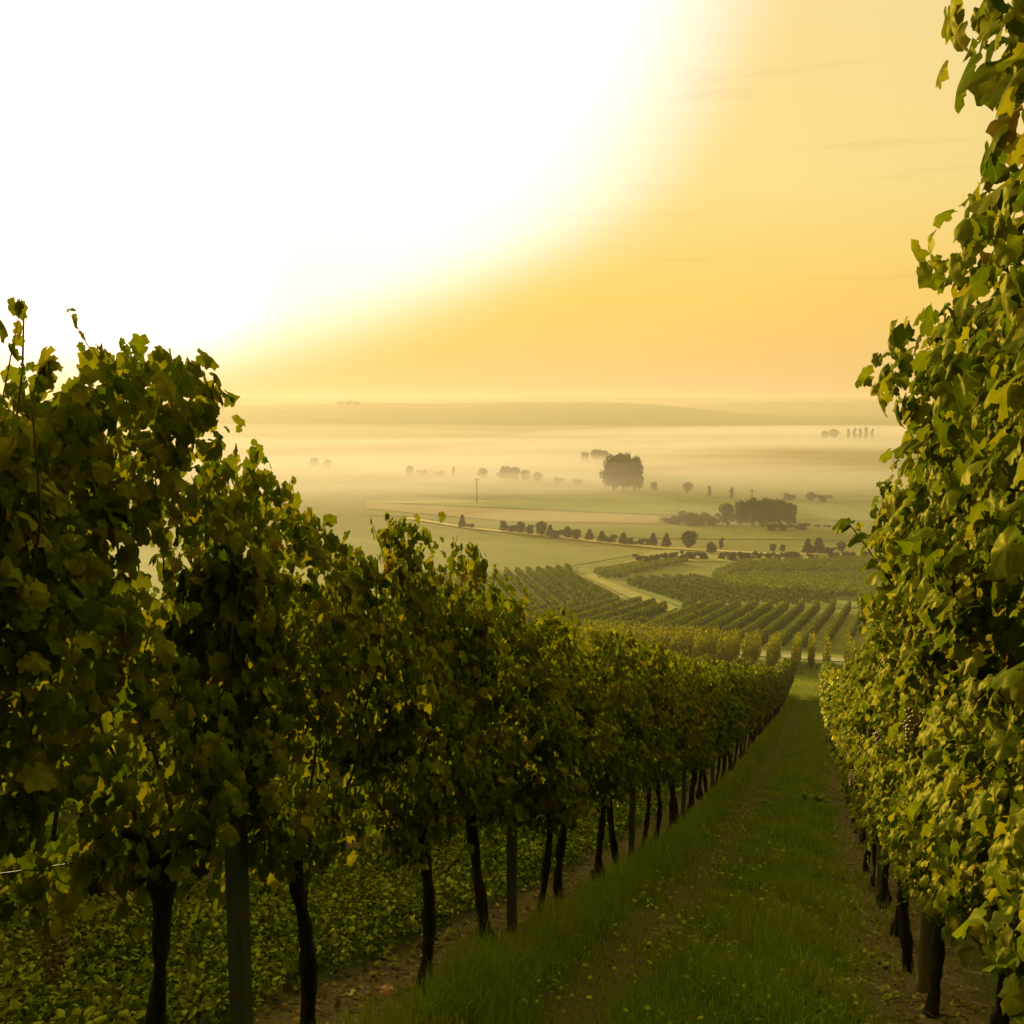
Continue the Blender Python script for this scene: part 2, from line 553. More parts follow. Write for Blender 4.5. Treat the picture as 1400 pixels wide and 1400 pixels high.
# ------------------------------------------------------------------ fields, roads and tracks of the valley
def drape(name, outline, material, off, kind='structure', step=None, px=True):
    """a sheet over the ground inside an outline (picture points put on the ground, or ground points)"""
    P = np.array([at(*q)[:2] for q in outline]) if px else np.array(outline, float)
    span = P.max(0) - P.min(0)
    st = step or max(span.max() / 40, 0.5)
    import bmesh
    bm = bmesh.new()
    vs = [bm.verts.new((a, b, 0)) for a, b in P]
    bm.faces.new(vs)
    lo, hi = P.min(0), P.max(0)
    for ax in (0, 1):
        for v in np.arange(lo[ax] + st / 2, hi[ax], st):
            co = [0, 0, 0]
            co[ax] = v
            no = [0, 0, 0]
            no[ax] = 1
            bmesh.ops.bisect_plane(bm, geom=bm.verts[:] + bm.edges[:] + bm.faces[:], plane_co=co, plane_no=no, dist=1e-5)
    bmesh.ops.recalc_face_normals(bm, faces=bm.faces[:])
    for v in bm.verts:
        v.co.z = h(v.co.x, v.co.y) + off
    if bm.faces and sum(f.normal.z for f in bm.faces) < 0:
        bmesh.ops.reverse_faces(bm, faces=bm.faces[:])
    me = bpy.data.meshes.new(name)
    bm.to_mesh(me)
    bm.free()
    for p in me.polygons:
        p.use_smooth = True
    o = obj(name, me, material)
    tag(o, kind=kind)
    return o


def field_mat(name, c1, c2, sc=0.08):
    return plain_mat(name, c1, c2, sc, 0.95, detail=7.0, space='World', spec=0.1)


FM = {
    'olive': field_mat('olive_field', (0.11, 0.11, 0.018), (0.16, 0.15, 0.03)),
    'green': field_mat('green_field', (0.10, 0.125, 0.015), (0.15, 0.17, 0.025)),
    'pale': field_mat('pale_field', (0.24, 0.19, 0.08), (0.30, 0.24, 0.11)),
    'pink': field_mat('ploughed_field', (0.21, 0.145, 0.085), (0.27, 0.19, 0.115)),
    'dark': field_mat('dark_field', (0.075, 0.085, 0.012), (0.11, 0.115, 0.018)),
    'verge': field_mat('grassy_verge', (0.16, 0.15, 0.03), (0.24, 0.21, 0.055), 0.4),
}
# slope below: vineyard ground left of the winding grass track, then the strips right of it
drape('field', [(560, 724), (640, 728), (900, 756), (880, 757), (790, 773), (640, 784), (540, 784)], FM['olive'], 0.10)
drape('field', [(520, 786), (640, 786), (790, 775), (786, 790), (880, 832), (900, 850), (740, 880), (520, 880)], FM['dark'], 0.10)
drape('grass_track', [(798, 788), (832, 777), (870, 765), (890, 767), (846, 778), (816, 790), (878, 814), (926, 832), (914, 838), (868, 822)], FM['verge'], 0.16)
drape('field', [(845, 796), (960, 790), (1010, 812), (1190, 826), (1190, 832), (935, 832), (880, 811)], FM['green'], 0.10)
drape('field', [(968, 789), (1010, 770), (1190, 763), (1250, 763), (1250, 826), (1010, 812)], FM['dark'], 0.13)
drape('verge', [(860, 762), (905, 752), (1040, 758), (1250, 760), (1250, 763), (1010, 769), (900, 767)], FM['verge'], 0.13)
# valley floor
drape('road', [(560, 708), (640, 721.5), (900, 748.5), (1050, 757.0), (1260, 759), (1260, 760.5), (1050, 759.0), (900, 751.5), (640, 724.0), (555, 710)], M['track'], 0.30)
drape('field', [(500, 705), (560, 707), (640, 720), (760, 733), (900, 737), (1260, 740), (1260, 722), (900, 718), (700, 715), (500, 697)], FM['olive'], 0.18)
drape('field', [(500, 696), (700, 714), (900, 716), (900, 706), (760, 700), (500, 688)], FM['pink'], 0.18)
drape('field', [(500, 687), (760, 698), (905, 704), (1260, 716), (1260, 690), (900, 682), (700, 680), (500, 682)], FM['green'], 0.2)
drape('field_path', [(500, 686.5), (660, 685), (690, 686), (660, 688), (500, 689.5)], FM['pale'], 0.3)
drape('field', [(440, 668), (640, 668), (830, 671), (900, 677), (700, 678), (440, 679)], FM['olive'], 0.2)
drape('field', [(860, 626), (1060, 612), (1220, 616), (1220, 640), (1000, 652), (870, 650)], FM['pink'], 0.35)
drape('field', [(1010, 660), (1090, 650), (1220, 655), (1220, 680), (1050, 676)], FM['green'], 0.35)
drape('road', [(-60, 91.9), (-20, 92.8), (0, 93.2), (40, 94.0), (40, 97.2), (0, 96.4), (-20, 96.0), (-60, 95.1)], M['asphalt'], 0.06, px=False, step=2.0)

# ------------------------------------------------------------------ leaves
def grape_leaf_outline():
    # five shallow lobes with coarse teeth round the point where the main veins spread
    tips = [(90, 0.62), (38, 0.60), (-16, 0.57), (-62, 0.46)]
    a = np.linspace(90, -88, 17)
    base = np.full(17, 0.44)
    for ang, rr in tips:
        base = np.maximum(base, 0.45 + (rr - 0.45) * np.clip(1 - np.abs(a - ang) / 27, 0, 1) ** 0.8)
    base[1::2] -= 0.035
    base[-1] = 0.16
    q = np.stack([np.cos(np.radians(a)) * base, 0.27 + np.sin(np.radians(a)) * base * 1.02], -1)
    left = q[1:][::-1] * np.array([-1, 1])
    return np.concatenate([q, left])


OUT = grape_leaf_outline()
FAR_OUT = np.array([(0, -0.05), (0.36, -0.18), (0.52, 0.15), (0.44, 0.48), (0.0, 0.9), (-0.44, 0.48), (-0.52, 0.15), (-0.36, -0.18)])
CROP_OUT = np.array([(0, 0), (0.22, 0.15), (0.34, 0.45), (0.26, 0.78), (0.0, 1.0), (-0.26, 0.78), (-0.34, 0.45), (-0.22, 0.15)])


def unit(v):
    return v / (np.linalg.norm(v, axis=-1, keepdims=True) + 1e-9)


def leaves(pos, normal, tip, size, out, r, cup=0.5, droop=0.35, wob=0.04):
    """leaf blades: a fan, with a ring between centre and rim where the outline is fine; returns verts, faces, uv"""
    n = len(pos)
    k0 = len(out)
    ring = k0 > 20
    ctr = np.array([0.0, 0.26])
    t = np.vstack([ctr[None], out]) if not ring else np.vstack([ctr[None], ctr + (out - ctr) * 0.55, out])
    k = len(t)
    uv = np.repeat(t[None], n, 0)
    # each blade a little wider, narrower or skewed
    jit = uv * r.uniform(0.9, 1.1, (n, 1, 2))
    jit[..., 0] += jit[..., 1] * r.normal(0, 0.07, (n, 1))
    an = np.arctan2(t[:, 0], t[:, 1] - 0.26)[None]
    rad = np.linalg.norm(t - ctr, axis=1)[None] * 1.8
    cu = r.normal(cup, 0.4, (n, 1))
    dr = r.normal(droop, 0.35, (n, 1))
    p1, p2 = r.uniform(0, 6.28, (n, 1)), r.uniform(0, 6.28, (n, 1))
    z = -cu * jit[..., 0] ** 2 - dr * (jit[..., 1] - 0.1) ** 2 * 0.8 - 0.12 * np.abs(jit[..., 0])
    z = z + wob * rad ** 2 * (1.5 * np.sin(2 * an + p1) + 1.3 * np.sin(5 * an + p2))
    nn = unit(normal)
    tt = unit(tip - (tip * nn).sum(-1, keepdims=True) * nn)
    ss = np.cross(tt, nn)
    size = np.asarray(size).reshape(-1, 1, 1)
    v = pos[:, None] + size * (jit[..., 0:1] * ss[:, None] + jit[..., 1:2] * tt[:, None] + z[..., None] * nn[:, None])
    i = np.arange(1, k0 + 1)
    j = np.roll(i, -1)
    fs = [(np.arange(n)[:, None, None] * k + np.stack([np.zeros(k0, int), j, i], -1)[None]).reshape(-1, 3)]
    if ring:
        q = np.stack([i, j, j + k0, i + k0], -1)
        fs.append((np.arange(n)[:, None, None] * k + q[None]).reshape(-1, 4))
    return v.reshape(-1, 3), fs, uv.reshape(-1, 2)


SHEAR = -0.31   # the canopy follows the slope


def canopy(name, r, n, size, out, half=0.56, wmid=0.30, wtop=0.20, ztop=1.96, zbot=0.70, face=0, holes=5, uvs=True, slope=SHEAR, tb=(1.15, 1.05), bump=(0.28, 0.18), shoot=0.26, notch=0.10, clump=True):
    y = r.uniform(-half, half, n)
    t = r.beta(*tb, n)
    ph = r.uniform(0, 6.28, 6)
    top = ztop + 0.09 * np.sin(y * 7 + ph[0]) + 0.06 * np.sin(y * 15 + ph[1])
    bot = zbot + 0.10 * np.sin(y * 6 + ph[2]) + 0.07 * np.sin(y * 13 + ph[3])
    e2 = (np.abs(y) / half) ** 2.2
    top = top - notch * e2
    bot = bot + 0.8 * notch * e2
    z = bot + t * (top - bot)
    wd = np.where(t < 0.55, wmid * (0.72 + 0.5 * t), wmid + (wtop - wmid) * (t - 0.55) / 0.45)
    wd = wd * (1 + bump[0] * np.sin(z * 6 + y * 5 + ph[4]) + bump[1] * np.sin(z * 11 - y * 9 + ph[5]))
    side = np.where(r.random(n) < 0.5 + 0.12 * face, 1.0, -1.0)
    d = r.random(n) ** 0.55
    x = side * wd * d + r.normal(0, 0.02, n)
    keep = np.ones(n, bool)
    if clump:
        # leaves sit in bunches along the shoots, with dark pits between them
        pc = r.uniform(0, 6.28, 4)
        nz = np.sin(y * 11 + 2.5 * np.sin(z * 4 + pc[0]) + pc[1]) * np.sin(z * 10 + 2.0 * np.sin(y * 5 + pc[2]) + side) + 0.55 * np.sin(y * 23 + pc[3]) * np.sin(z * 21 + pc[0])
        keep &= (d < 0.62) | (nz > -0.28)
    for _ in range(holes):
        hy, hz, hr = r.uniform(-half, half), r.uniform(zbot + .1, ztop), r.uniform(0.07, 0.13)
        keep &= ((y - hy) ** 2 + (z - hz) ** 2) > hr ** 2
    # long shoots above the top and off the sides
    ex, ey, ez = [], [], []
    stems = MB()
    for _ in range(r.integers(3, 6)):
        y0, L0 = r.uniform(-half, half), r.uniform(0.3, 1.0) * shoot
        lean = r.normal(0, 0.35, 2)
        zb = ztop - notch * (abs(y0) / half) ** 2.2 - 0.10
        sq = np.linspace(-0.5, 1.02, 7)
        sy = y0 + lean[1] * L0 * sq
        stems.tube(np.stack([lean[0] * L0 * sq, sy, zb + L0 * sq + slope * sy], -1), 0.0026 - 0.0012 * sq.clip(0), 4, False)
        for q in np.linspace(0.0, 1, 9):
            ex.append(lean[0] * L0 * q + r.normal(0, .013))
            ey.append(y0 + lean[1] * L0 * q + r.normal(0, .013))
            ez.append(ztop - notch * (abs(y0) / half) ** 2.2 - 0.10 + L0 * q)
    # leaves round the head of the trunk
    hn = int(n * 0.05)
    for _ in range(hn):
        ex.insert(0, r.normal(0, .09))
        ey.insert(0, r.normal(0, .15))
        ez.insert(0, r.normal(0.80, .075))
    x = np.concatenate([x[keep], ex])
    y = np.concatenate([y[keep], ey])
    z = np.concatenate([z[keep], ez])
    side = np.concatenate([side[keep], np.sign(r.normal(0, 1, len(ex)))])
    m = len(x)
    nor = np.stack([side * (0.65 + 0.3 * r.random(m)), r.normal(0, 0.5, m), 0.38 + r.normal(0, 0.5, m)], -1)
    tip = np.stack([side * 0.4 + r.normal(0, 0.4, m), r.normal(0, 0.75, m), -0.65 + r.normal(0, 0.5, m)], -1)
    size = r.normal(size, size * 0.28, m).clip(size * 0.45, size * 1.8)
    size[-(len(ex) - hn):] *= 0.65
    pos = np.stack([x, y, z + slope * y], -1)
    v, f, uv = leaves(pos, nor, tip, size, out, r)
    sv = np.concatenate(stems.v)
    f = f + [np.concatenate(stems.f[4]) + len(v)]
    v = np.concatenate([v, sv])
    uv = np.concatenate([uv, np.full((len(sv), 2), 0.3)])
    return mesh_np(name, v, f, True, uv if uvs else None)


def trunk_mesh(name, r, bulge=False, top=0.80, rad=0.027):
    b = MB()
    n = 22
    s = np.linspace(0, 1, n)
    p1, p2 = r.uniform(0, 6.28, 2)
    a = r.uniform(0.025, 0.06)
    x = a * np.sin(s * 3.2 + p1) - a * np.sin(p1)
    y = a * 1.3 * np.sin(s * 2.6 + p2) - a * 1.3 * np.sin(p2)
    z = -0.08 + s * (top + 0.08)
    rr = rad * (1.08 - 0.25 * s + 0.16 * np.sin(s * 17 + p1) + 0.08 * np.sin(s * 41)) * (1 + 0.6 * np.exp(-(s / 0.09) ** 2))
    if bulge:
        rr = rr * (1 + 1.1 * np.exp(-((s - 0.17) / 0.07) ** 2))
    rr = rr * (1 + 0.55 * np.exp(-((s - 0.98) / 0.07) ** 2))
    b.tube(np.stack([x, y, z], -1), rr, 9)
    # two short arms along the wire
    e = np.array([x[-1], y[-1], top])
    for sg in (-1, 1):
        q = np.linspace(0, 1, 6)
        arm = e + np.stack([0.02 * np.sin(q * 5 + p1), sg * 0.22 * q, 0.09 * np.sin(q * 2.2) + SHEAR * sg * 0.36 * q], -1)
        b.tube(arm, 0.017 - 0.007 * q, 6)
    # loose bark strips give the outline some roughness
    me = b.mesh(name)
    co = np.empty(len(me.vertices) * 3, np.float32)
    me.vertices.foreach_get('co', co)
    co = co.reshape(-1, 3)
    co[:, :2] += r.normal(0, 0.003, (len(co), 2))
    me.vertices.foreach_set('co', co.ravel())
    return me


def cane_mesh(name, r, ztop=1.95):
    b = MB()
    for yy in np.linspace(-0.42, 0.42, 7):
        q = np.linspace(0, 1, 9)
        lx, ly = r.normal(0, 0.09), r.normal(0, 0.12)
        hgt = r.uniform(0.75, 1.0)
        pts = np.stack([lx * np.sin(q * 1.7) + r.normal(0, 0.012, 9), yy + ly * q + 0.02 * np.sin(q * 9), 0.82 + hgt * q + SHEAR * (yy + ly * q)], -1)
        b.tube(pts, 0.0055 - 0.0035 * q, 5)
    return b.mesh(name)


def ico():
    import bmesh
    bm = bmesh.new()
    bmesh.ops.create_icosphere(bm, subdivisions=2, radius=1.0)
    v = np.array([x.co[:] for x in bm.verts])
    f = np.array([[y.index for y in x.verts] for x in bm.faces])
    bm.free()
    return v, f


ICO = ico()


def grape_mesh(name, r):
    b = MB()
    n = 46
    for i in range(n):
        s = i / n
        wd = 0.036 * (1 - 0.75 * s) + 0.006
        a = i * 2.4
        rr = r.uniform(0.0075, 0.0095)
        c = np.array([wd * math.cos(a) * r.uniform(.6, 1), wd * math.sin(a) * r.uniform(.6, 1), -0.02 - 0.13 * s + r.normal(0, .004)])
        b.add(ICO[0] * rr + c, [ICO[1]])
    q = np.linspace(0, 1, 4)
    b.tube(np.stack([0.004 * np.sin(q * 4), 0 * q, 0.05 - 0.16 * q], -1), 0.0022, 5)
    return b.mesh(name)


def vr(seed):
    return np.random.default_rng(seed)


TRUNKS = [trunk_mesh('trunk', vr(100 + i), bulge=(i in (2, 5)), top=0.74 + 0.03 * (i % 3), rad=0.024 + 0.002 * (i % 4)) for i in range(8)]
CANES = [cane_mesh('cane', vr(200 + i)) for i in range(5)]
FOL_NEAR = [canopy('foliage', vr(300 + i), 4700, 0.046, OUT, wmid=0.26, wtop=0.17, ztop=1.94, zbot=0.72, notch=0.25, bump=(.36, .24), shoot=0.22, holes=9) for i in range(8)]
FOL_EDGE = canopy('foliage', vr(340), 3300, 0.048, OUT, half=0.52, wmid=0.20, wtop=0.15, ztop=1.85, zbot=0.84, shoot=0.12, holes=9)
FOL_CLOSE = [canopy('foliage', vr(350 + i), 6400, 0.040, OUT, wmid=0.30, wtop=0.34, ztop=2.12, zbot=0.80, face=-1, holes=4, tb=(1.05, 0.92), bump=(.20, .15)) for i in range(4)]
FOL_RIGHT = [canopy('foliage', vr(370 + i), 5000, 0.045, OUT, wmid=0.27, wtop=0.22, ztop=1.98, zbot=0.78, face=-1, holes=6, tb=(1.05, 0.95), bump=(.20, .14)) for i in range(6)]
FOL_FAR = [canopy('foliage', vr(400 + i), 1800, 0.078, FAR_OUT, wmid=0.26, wtop=0.22, holes=2, uvs=False, slope=-0.27) for i in range(7)]
FOL_RFAR = [canopy('foliage', vr(450 + i), 1700, 0.076, FAR_OUT, wmid=0.33, wtop=0.29, zbot=0.76, holes=1, uvs=False, slope=-0.27) for i in range(6)]
GRAPES = [grape_mesh('grape_cluster', vr(500 + i)) for i in range(3)]


def vine(x, y, label, group, fol, tr, ca=None, sx=1, sz=1.0, grapes=(), sf=1.0):
    root = empty('grapevine', (x, y, float(G(x, y))))
    tag(root, label, 'grapevine', group)
    root.scale = (1, 1, 1)
    obj('trunk', tr, M['bark'], root)
    if ca is not None:
        c = obj('cane', ca, M['cane'], root)
        c.scale = (sx, 1, sz)
    f = obj('foliage', fol, M['vine_leaf'] if fol.uv_layers else M['vine_leaf_far'], root)
    f.scale = (sx * sf, 1, sz)
    for (gx_, gy_, gz_, k) in grapes:
        o = obj('grape_cluster', GRAPES[k], M['grape'], root, (gx_, gy_, gz_))
        o.rotation_euler = (rnd.uniform(-.15, .15), rnd.uniform(-.15, .15), rnd.uniform(0, 6))
        o.scale = (0.72,) * 3
    return root


ORD = ['nearest', 'second', 'third', 'fourth', 'fifth', 'sixth', 'seventh', 'eighth', 'ninth', 'tenth', 'eleventh', 'twelfth', 'thirteenth', 'fourteenth',
       'fifteenth', 'sixteenth', 'seventeenth', 'eighteenth']

# left of the path: backlit row, trunk positions measured along the row
YL1 = [1.17, 2.09, 2.95, 3.9, 4.82, 5.72, 6.56, 7.52, 8.45, 9.4, 10.3, 11.25, 12.2, 13.15]
while YL1[-1] < 59.4:
    YL1.append(YL1[-1] + 0.95)
HL1 = {0: 1.2, 1: 1.04, 2: 0.97, 3: 1.03, 4: 1.0, 5: 0.95, 6: 0.98, 7: 1.0, 8: 1.03, 9: 1.05}
LAB_L1 = [
    'nearest dark grapevine at the left edge, its top leaves glowing against the sun',
    'dark grapevine with a thick straight trunk left of the nearest steel post',
    'dark grapevine with a bent trunk just right of the nearest steel post',
    'dark grapevine with a slender trunk beside the white stone on bare soil',
    'dark grapevine with a swollen trunk foot just before the second steel post',
]
for i, y in enumerate(YL1):
    near = y < 14
    if i < len(LAB_L1):
        lab = LAB_L1[i]
    elif i < 15:
        lab = '%s grapevine from the camera in the shaded row left of the grass path' % ORD[i]
    else:
        lab = 'distant grapevine in the shaded row along the left side of the grass path'
    r = vr(1000 + i)
    fol = FOL_EDGE if i == 0 else FOL_NEAR[(i * 3 + 1) % 8] if near else FOL_FAR[i % 7]
    gr = []
    if near:
        for _ in range(2):
            gr.append((r.uniform(-.12, .16), r.uniform(-.35, .35), r.uniform(0.72, 0.95), int(r.integers(3))))
    vine(XR['L1'] + r.normal(0, .02), y, lab, 'grapevines left of the grass path', fol, TRUNKS[[3, 0, 1, 6, 2, 4, 7, 5][i % 8]], CANES[i % 5] if y < 20 else None,
         sx=(1 if i % 2 else -1), sz=HL1.get(i, 1.02 + r.normal(0, 0.025)), grapes=gr, sf=0.75 if i < 4 else 1.0)

# right of the path: sunlit row, bulging over the path
YR1 = [0.80, 1.75, 2.75, 3.75, 4.85, 5.9, 7.05, 8.2, 9.3, 10.35, 11.4]
while YR1[-1] < 59.2:
    YR1.append(YR1[-1] + 1.0)
LAB_R1 = {
    0: 'nearest sunlit grapevine at the right edge, its leaves reaching above the picture',
    1: 'second sunlit grapevine from the camera right of the grass path, tall leafy side',
    2: 'third sunlit grapevine right of the grass path, stout trunk at the right edge',
    3: 'fourth sunlit grapevine right of the path, with a leafy shoot reaching over the path',
}
for i, y in enumerate(YR1):
    near = y < 15
    lab = LAB_R1.get(i) or ('%s sunlit grapevine from the camera right of the grass path' % ORD[i] if i < 14 else
                            'distant grapevine in the sunlit row along the right side of the grass path')
    r = vr(2000 + i)
    fol = FOL_CLOSE[i] if i < 4 else FOL_RIGHT[i % 6] if near else FOL_RFAR[i % 6]
    gr = []
    if near:
        for _ in range(0 if i < 2 else 1):
            gr.append((-r.uniform(.20, .30), r.uniform(-.4, .4), r.uniform(0.95, 1.45), int(r.integers(3))))
    v = vine(XR['R1'] + r.normal(0, .015), y, lab, 'grapevines right of the grass path', fol, TRUNKS[(i * 5 + 2) % 8], CANES[(i + 2) % 5] if y < 20 else None,
             sx=1, sz=(1.12 if i < 3 else 1.02 + r.normal(0, 0.03)), grapes=gr)
    if i in (3, 9):
        # a long shoot reaching out over the path
        b = MB()
        q = np.linspace(0, 1, 8)
        z0, out_ = (1.72, 0.50) if i == 3 else (0.75, 0.62)
        up = 0.42 if i == 3 else 0.12
        pts = np.stack([-0.25 - (out_ - 0.25) * q, -0.12 - 0.1 * q, z0 + up * q - 0.05 * q * q], -1)
        b.tube(pts, 0.004 - 0.0022 * q, 5)
        sh = obj('shoot', b.mesh('shoot'), M['cane'], v)
        k = np.array([0.35, 0.5, 0.62, 0.75, 0.85, 0.95, 1.0])
        pp = np.stack([np.interp(k, q, pts[:, c]) for c in range(3)], -1)
        sg = np.where(np.arange(7) % 2, 1.0, -1.0)
        nor = np.stack([-0.5 + r.normal(0, .2, 7), r.normal(0, .4, 7), 0.7 + r.normal(0, .2, 7)], -1)
        tip = np.stack([-0.3 + 0.3 * r.normal(0, 1, 7), sg * 0.8, -0.4 + 0 * sg], -1)
        lv, lf, luv = leaves(pp, nor, tip, np.linspace(0.10, 0.06, 7), OUT, r)
        obj('shoot_foliage', mesh_np('shoot_foliage', lv, lf, True, luv), M['vine_leaf'], sh)


def side_row(key, ys, label, group, mirror=0):
    for i, y in enumerate(ys):
        r = vr(hash_(key) + i)
        near = y < 6
        vine(XR[key] + r.normal(0, .03), y, label, group, FOL_NEAR[(i * 5 + mirror) % 8] if near else FOL_FAR[(i * 2 + mirror) % 7], TRUNKS[(i * 3 + mirror) % 8], None,
             sx=(1 if i % 2 else -1), sz=1.0 + r.normal(0, 0.03))


def hash_(k):
    return sum(ord(c) * 31 ** i for i, c in enumerate(k)) + 5000


side_row('L2', np.arange(1.6, 59.5, 0.97), 'grapevine in the second row, behind the leafy green crop left of the path', 'grapevines behind the green crop', 1)
side_row('L3', np.concatenate([np.arange(2.4, 15, 0.97), np.arange(40, 59.5, 0.97)]), 'grapevine in the third row left of the path, beyond the shaded grass', 'grapevines beyond the shaded grass strip', 2)
side_row('L4', np.concatenate([np.arange(4.1, 16, 0.97), np.arange(42, 59.5, 0.97)]), 'grapevine in the fourth row left of the path, barely seen between nearer trunks', 'grapevines of the fourth row', 3)
side_row('L5', np.arange(44, 59.5, 0.97), 'grapevine in the fifth row left of the path, only its sunlit top showing', 'grapevines of the fifth row', 4)
side_row('R2', np.arange(1.5, 15, 0.97), 'grapevine in the hidden row behind the sunlit row on the right', 'grapevines behind the sunlit row', 5)


# posts of the trellis
def post_mesh(steel):
    b = MB()
    if steel:
        # open C profile with lips, drawn as a folded sheet 3 mm thick
        prof = np.array([(0.017, -0.026), (0.025, -0.026), (0.025, -0.023), (0.020, -0.023), (0.020, -0.023)])
        o = [(-0.02, -0.026), (0.02, -0.026), (0.02, -0.012), (0.016, -0.012), (0.016, -0.022), (-0.016, -0.022), (-0.016, 0.022), (0.016, 0.022), (0.016, 0.012),
             (0.02, 0.012), (0.02, 0.026), (-0.02, 0.026)]
        o = np.array(o)
        zs = np.linspace(-0.2, 1.70, 12)
        n = len(o)
        v = np.concatenate([np.column_stack([o, np.full(n, z)]) for z in zs])
        i = np.arange(len(zs) - 1)[:, None] * n
        j = np.arange(n)[None]
        b.add(v, [np.stack([i + j, i + (j + 1) % n, i + n + (j + 1) % n, i + n + j], -1).reshape(-1, 4)])
        # top rim
        e = (len(zs) - 1) * n
        b.f.setdefault(4, []).append(np.array([[e + 0, e + 1, e + 4, e + 5], [e + 1, e + 2, e + 3, e + 4], [e + 0, e + 5, e + 6, e + 11], [e + 6, e + 7, e + 10, e + 11], [e + 7, e + 8, e + 9, e + 10]]))
        # wire hooks punched along both edges
        for z in np.arange(0.75, 1.66, 0.12):
            for s in (-1, 1):
                b.tube([(0.0, s * 0.026, z), (0.004, s * 0.036, z + 0.004), (0.002, s * 0.036, z + 0.018)], 0.002, 5)
    else:
        q = np.linspace(0, 1, 9)
        b.tube(np.stack([0.006 * np.sin(q * 3), 0.006 * np.cos(q * 2), -0.25 + 2.2 * q], -1), 0.044 - 0.006 * q, 12)
    return b.mesh('trellis_post', smooth=not steel)


PS, PW = post_mesh(True), post_mesh(False)
PL = [(2.48, 'nearest grey steel trellis post, tall and straight in the dark left row'),
      (5.2, 'second grey steel trellis post in the dark left row, right of a swollen trunk'),
      (8.95, 'third grey steel trellis post from the camera in the dark left row'),
      (12.7, 'fourth grey steel trellis post from the camera in the dark left row'),
      (16.4, 'fifth grey steel trellis post from the camera in the dark left row')]
y = 20.1
while y < 60:
    PL.append((y, 'distant grey steel trellis post in the dark left row'))
    y += 3.7
for y, lab in PL:
    o = obj('trellis_post', PS, M['steel'], None, (XR['L1'] + 0.03, y, h(XR['L1'], y)))
    o.rotation_euler = (rnd.uniform(-.015, .015), rnd.uniform(-.015, .015), rnd.uniform(-.1, .1) + math.pi / 2)
    tag(o, lab, 'post', 'trellis posts')
for y, lab in [(2.2, 'dark wooden trellis post at the right edge among sunlit leaves'), (5.35, 'dark wooden trellis post between two trunks under the sunlit right row'),
               (9.0, 'third dark wooden trellis post under the sunlit right row'), (12.7, 'fourth dark wooden trellis post under the sunlit right row')]:
    o = obj('trellis_post', PW, M['post_wood'], None, (XR['R1'] + 0.02, y, h(XR['R1'], y)))
    tag(o, lab, 'post', 'wooden trellis posts')
for key, ys in (('L2', np.arange(3.1, 40, 3.7)), ('L3', np.arange(4.0, 15, 3.7))):
    for y in ys:
        o = obj('trellis_post', PS, M['steel'], None, (XR[key], y, h(XR[key], y)))
        o.rotation_euler.z = math.pi / 2
        tag(o, 'grey steel trellis post in a row behind the leafy green crop', 'post', 'trellis posts of the rows behind')


def wire(key, height, label):
    ys_ = np.arange(0.6, 59.6, 1.0)
    b = MB()
    b.tube(np.stack([0 * ys_ + XR[key] + 0.03, ys_, HT(0 * ys_, ys_) + height - 0.012 * np.abs(np.sin(ys_ * math.pi / 3.7))], -1), 0.0016, 5)
    o = obj('trellis_wire', b.mesh('trellis_wire'), M['steel'])
    tag(o, label, 'wire', 'trellis wires')


wire('L1', 0.80, 'lower steel wire strung along the dark left row at the trunk tops')
wire('L1', 1.30, 'upper steel wire strung along the dark left row amid its leaves')
wire('R1', 0.80, 'lower steel wire strung along the sunlit right row at the trunk tops')
wire('R1', 1.30, 'upper steel wire strung along the sunlit right row amid its leaves')


# ------------------------------------------------------------------ grass, crop and litter (uncountable)
def blades(name, x, y, hgt, wid, r, material, lean=0.35):
    n = len(x)
    z = G(x, y) - 0.01
    a = r.uniform(0, 6.28, n)
    d = np.stack([np.cos(a), np.sin(a), 0 * a], -1)
    s = np.stack([-np.sin(a), np.cos(a), 0 * a], -1)
    bend = np.abs(r.normal(lean, 0.25, n))
    base = np.stack([x, y, z], -1)
    vs = []
    for q, wq in ((0, 1.0), (0.4, 0.85), (0.75, 0.55)):
        c = base + d * (bend * q ** 1.7 * hgt)[:, None] + np.array([0, 0, 1.0]) * (hgt * q * (1 - 0.3 * bend * q))[:, None]
        vs += [c - s * (wid * wq)[:, None] / 2, c + s * (wid * wq)[:, None] / 2]
    vs.append(base + d * (bend * hgt)[:, None] + np.array([0, 0, 1.0]) * (hgt * (1 - 0.3 * bend))[:, None])
    v = np.stack(vs, 1)
    i = np.arange(n)[:, None] * 7
    q4 = np.concatenate([i + np.array([[0, 1, 3, 2]]), i + np.array([[2, 3, 5, 4]])])
    t3 = i + np.array([[4, 5, 6]])
    o = obj(name, mesh_np(name, v.reshape(-1, 3), [q4, t3]), material)
    tag(o, kind='stuff')
    return o


def scatter(bands, xa, xb, r):
    xs, ys, sc = [], [], []
    for ya, yb, dens, k in bands:
        n = int((yb - ya) * (xb - xa) * dens)
        xs.append(r.uniform(xa, xb, n))
        ys.append(r.uniform(ya, yb, n))
        sc.append(np.full(n, k))
    return np.concatenate(xs), np.concatenate(ys), np.concatenate(sc)


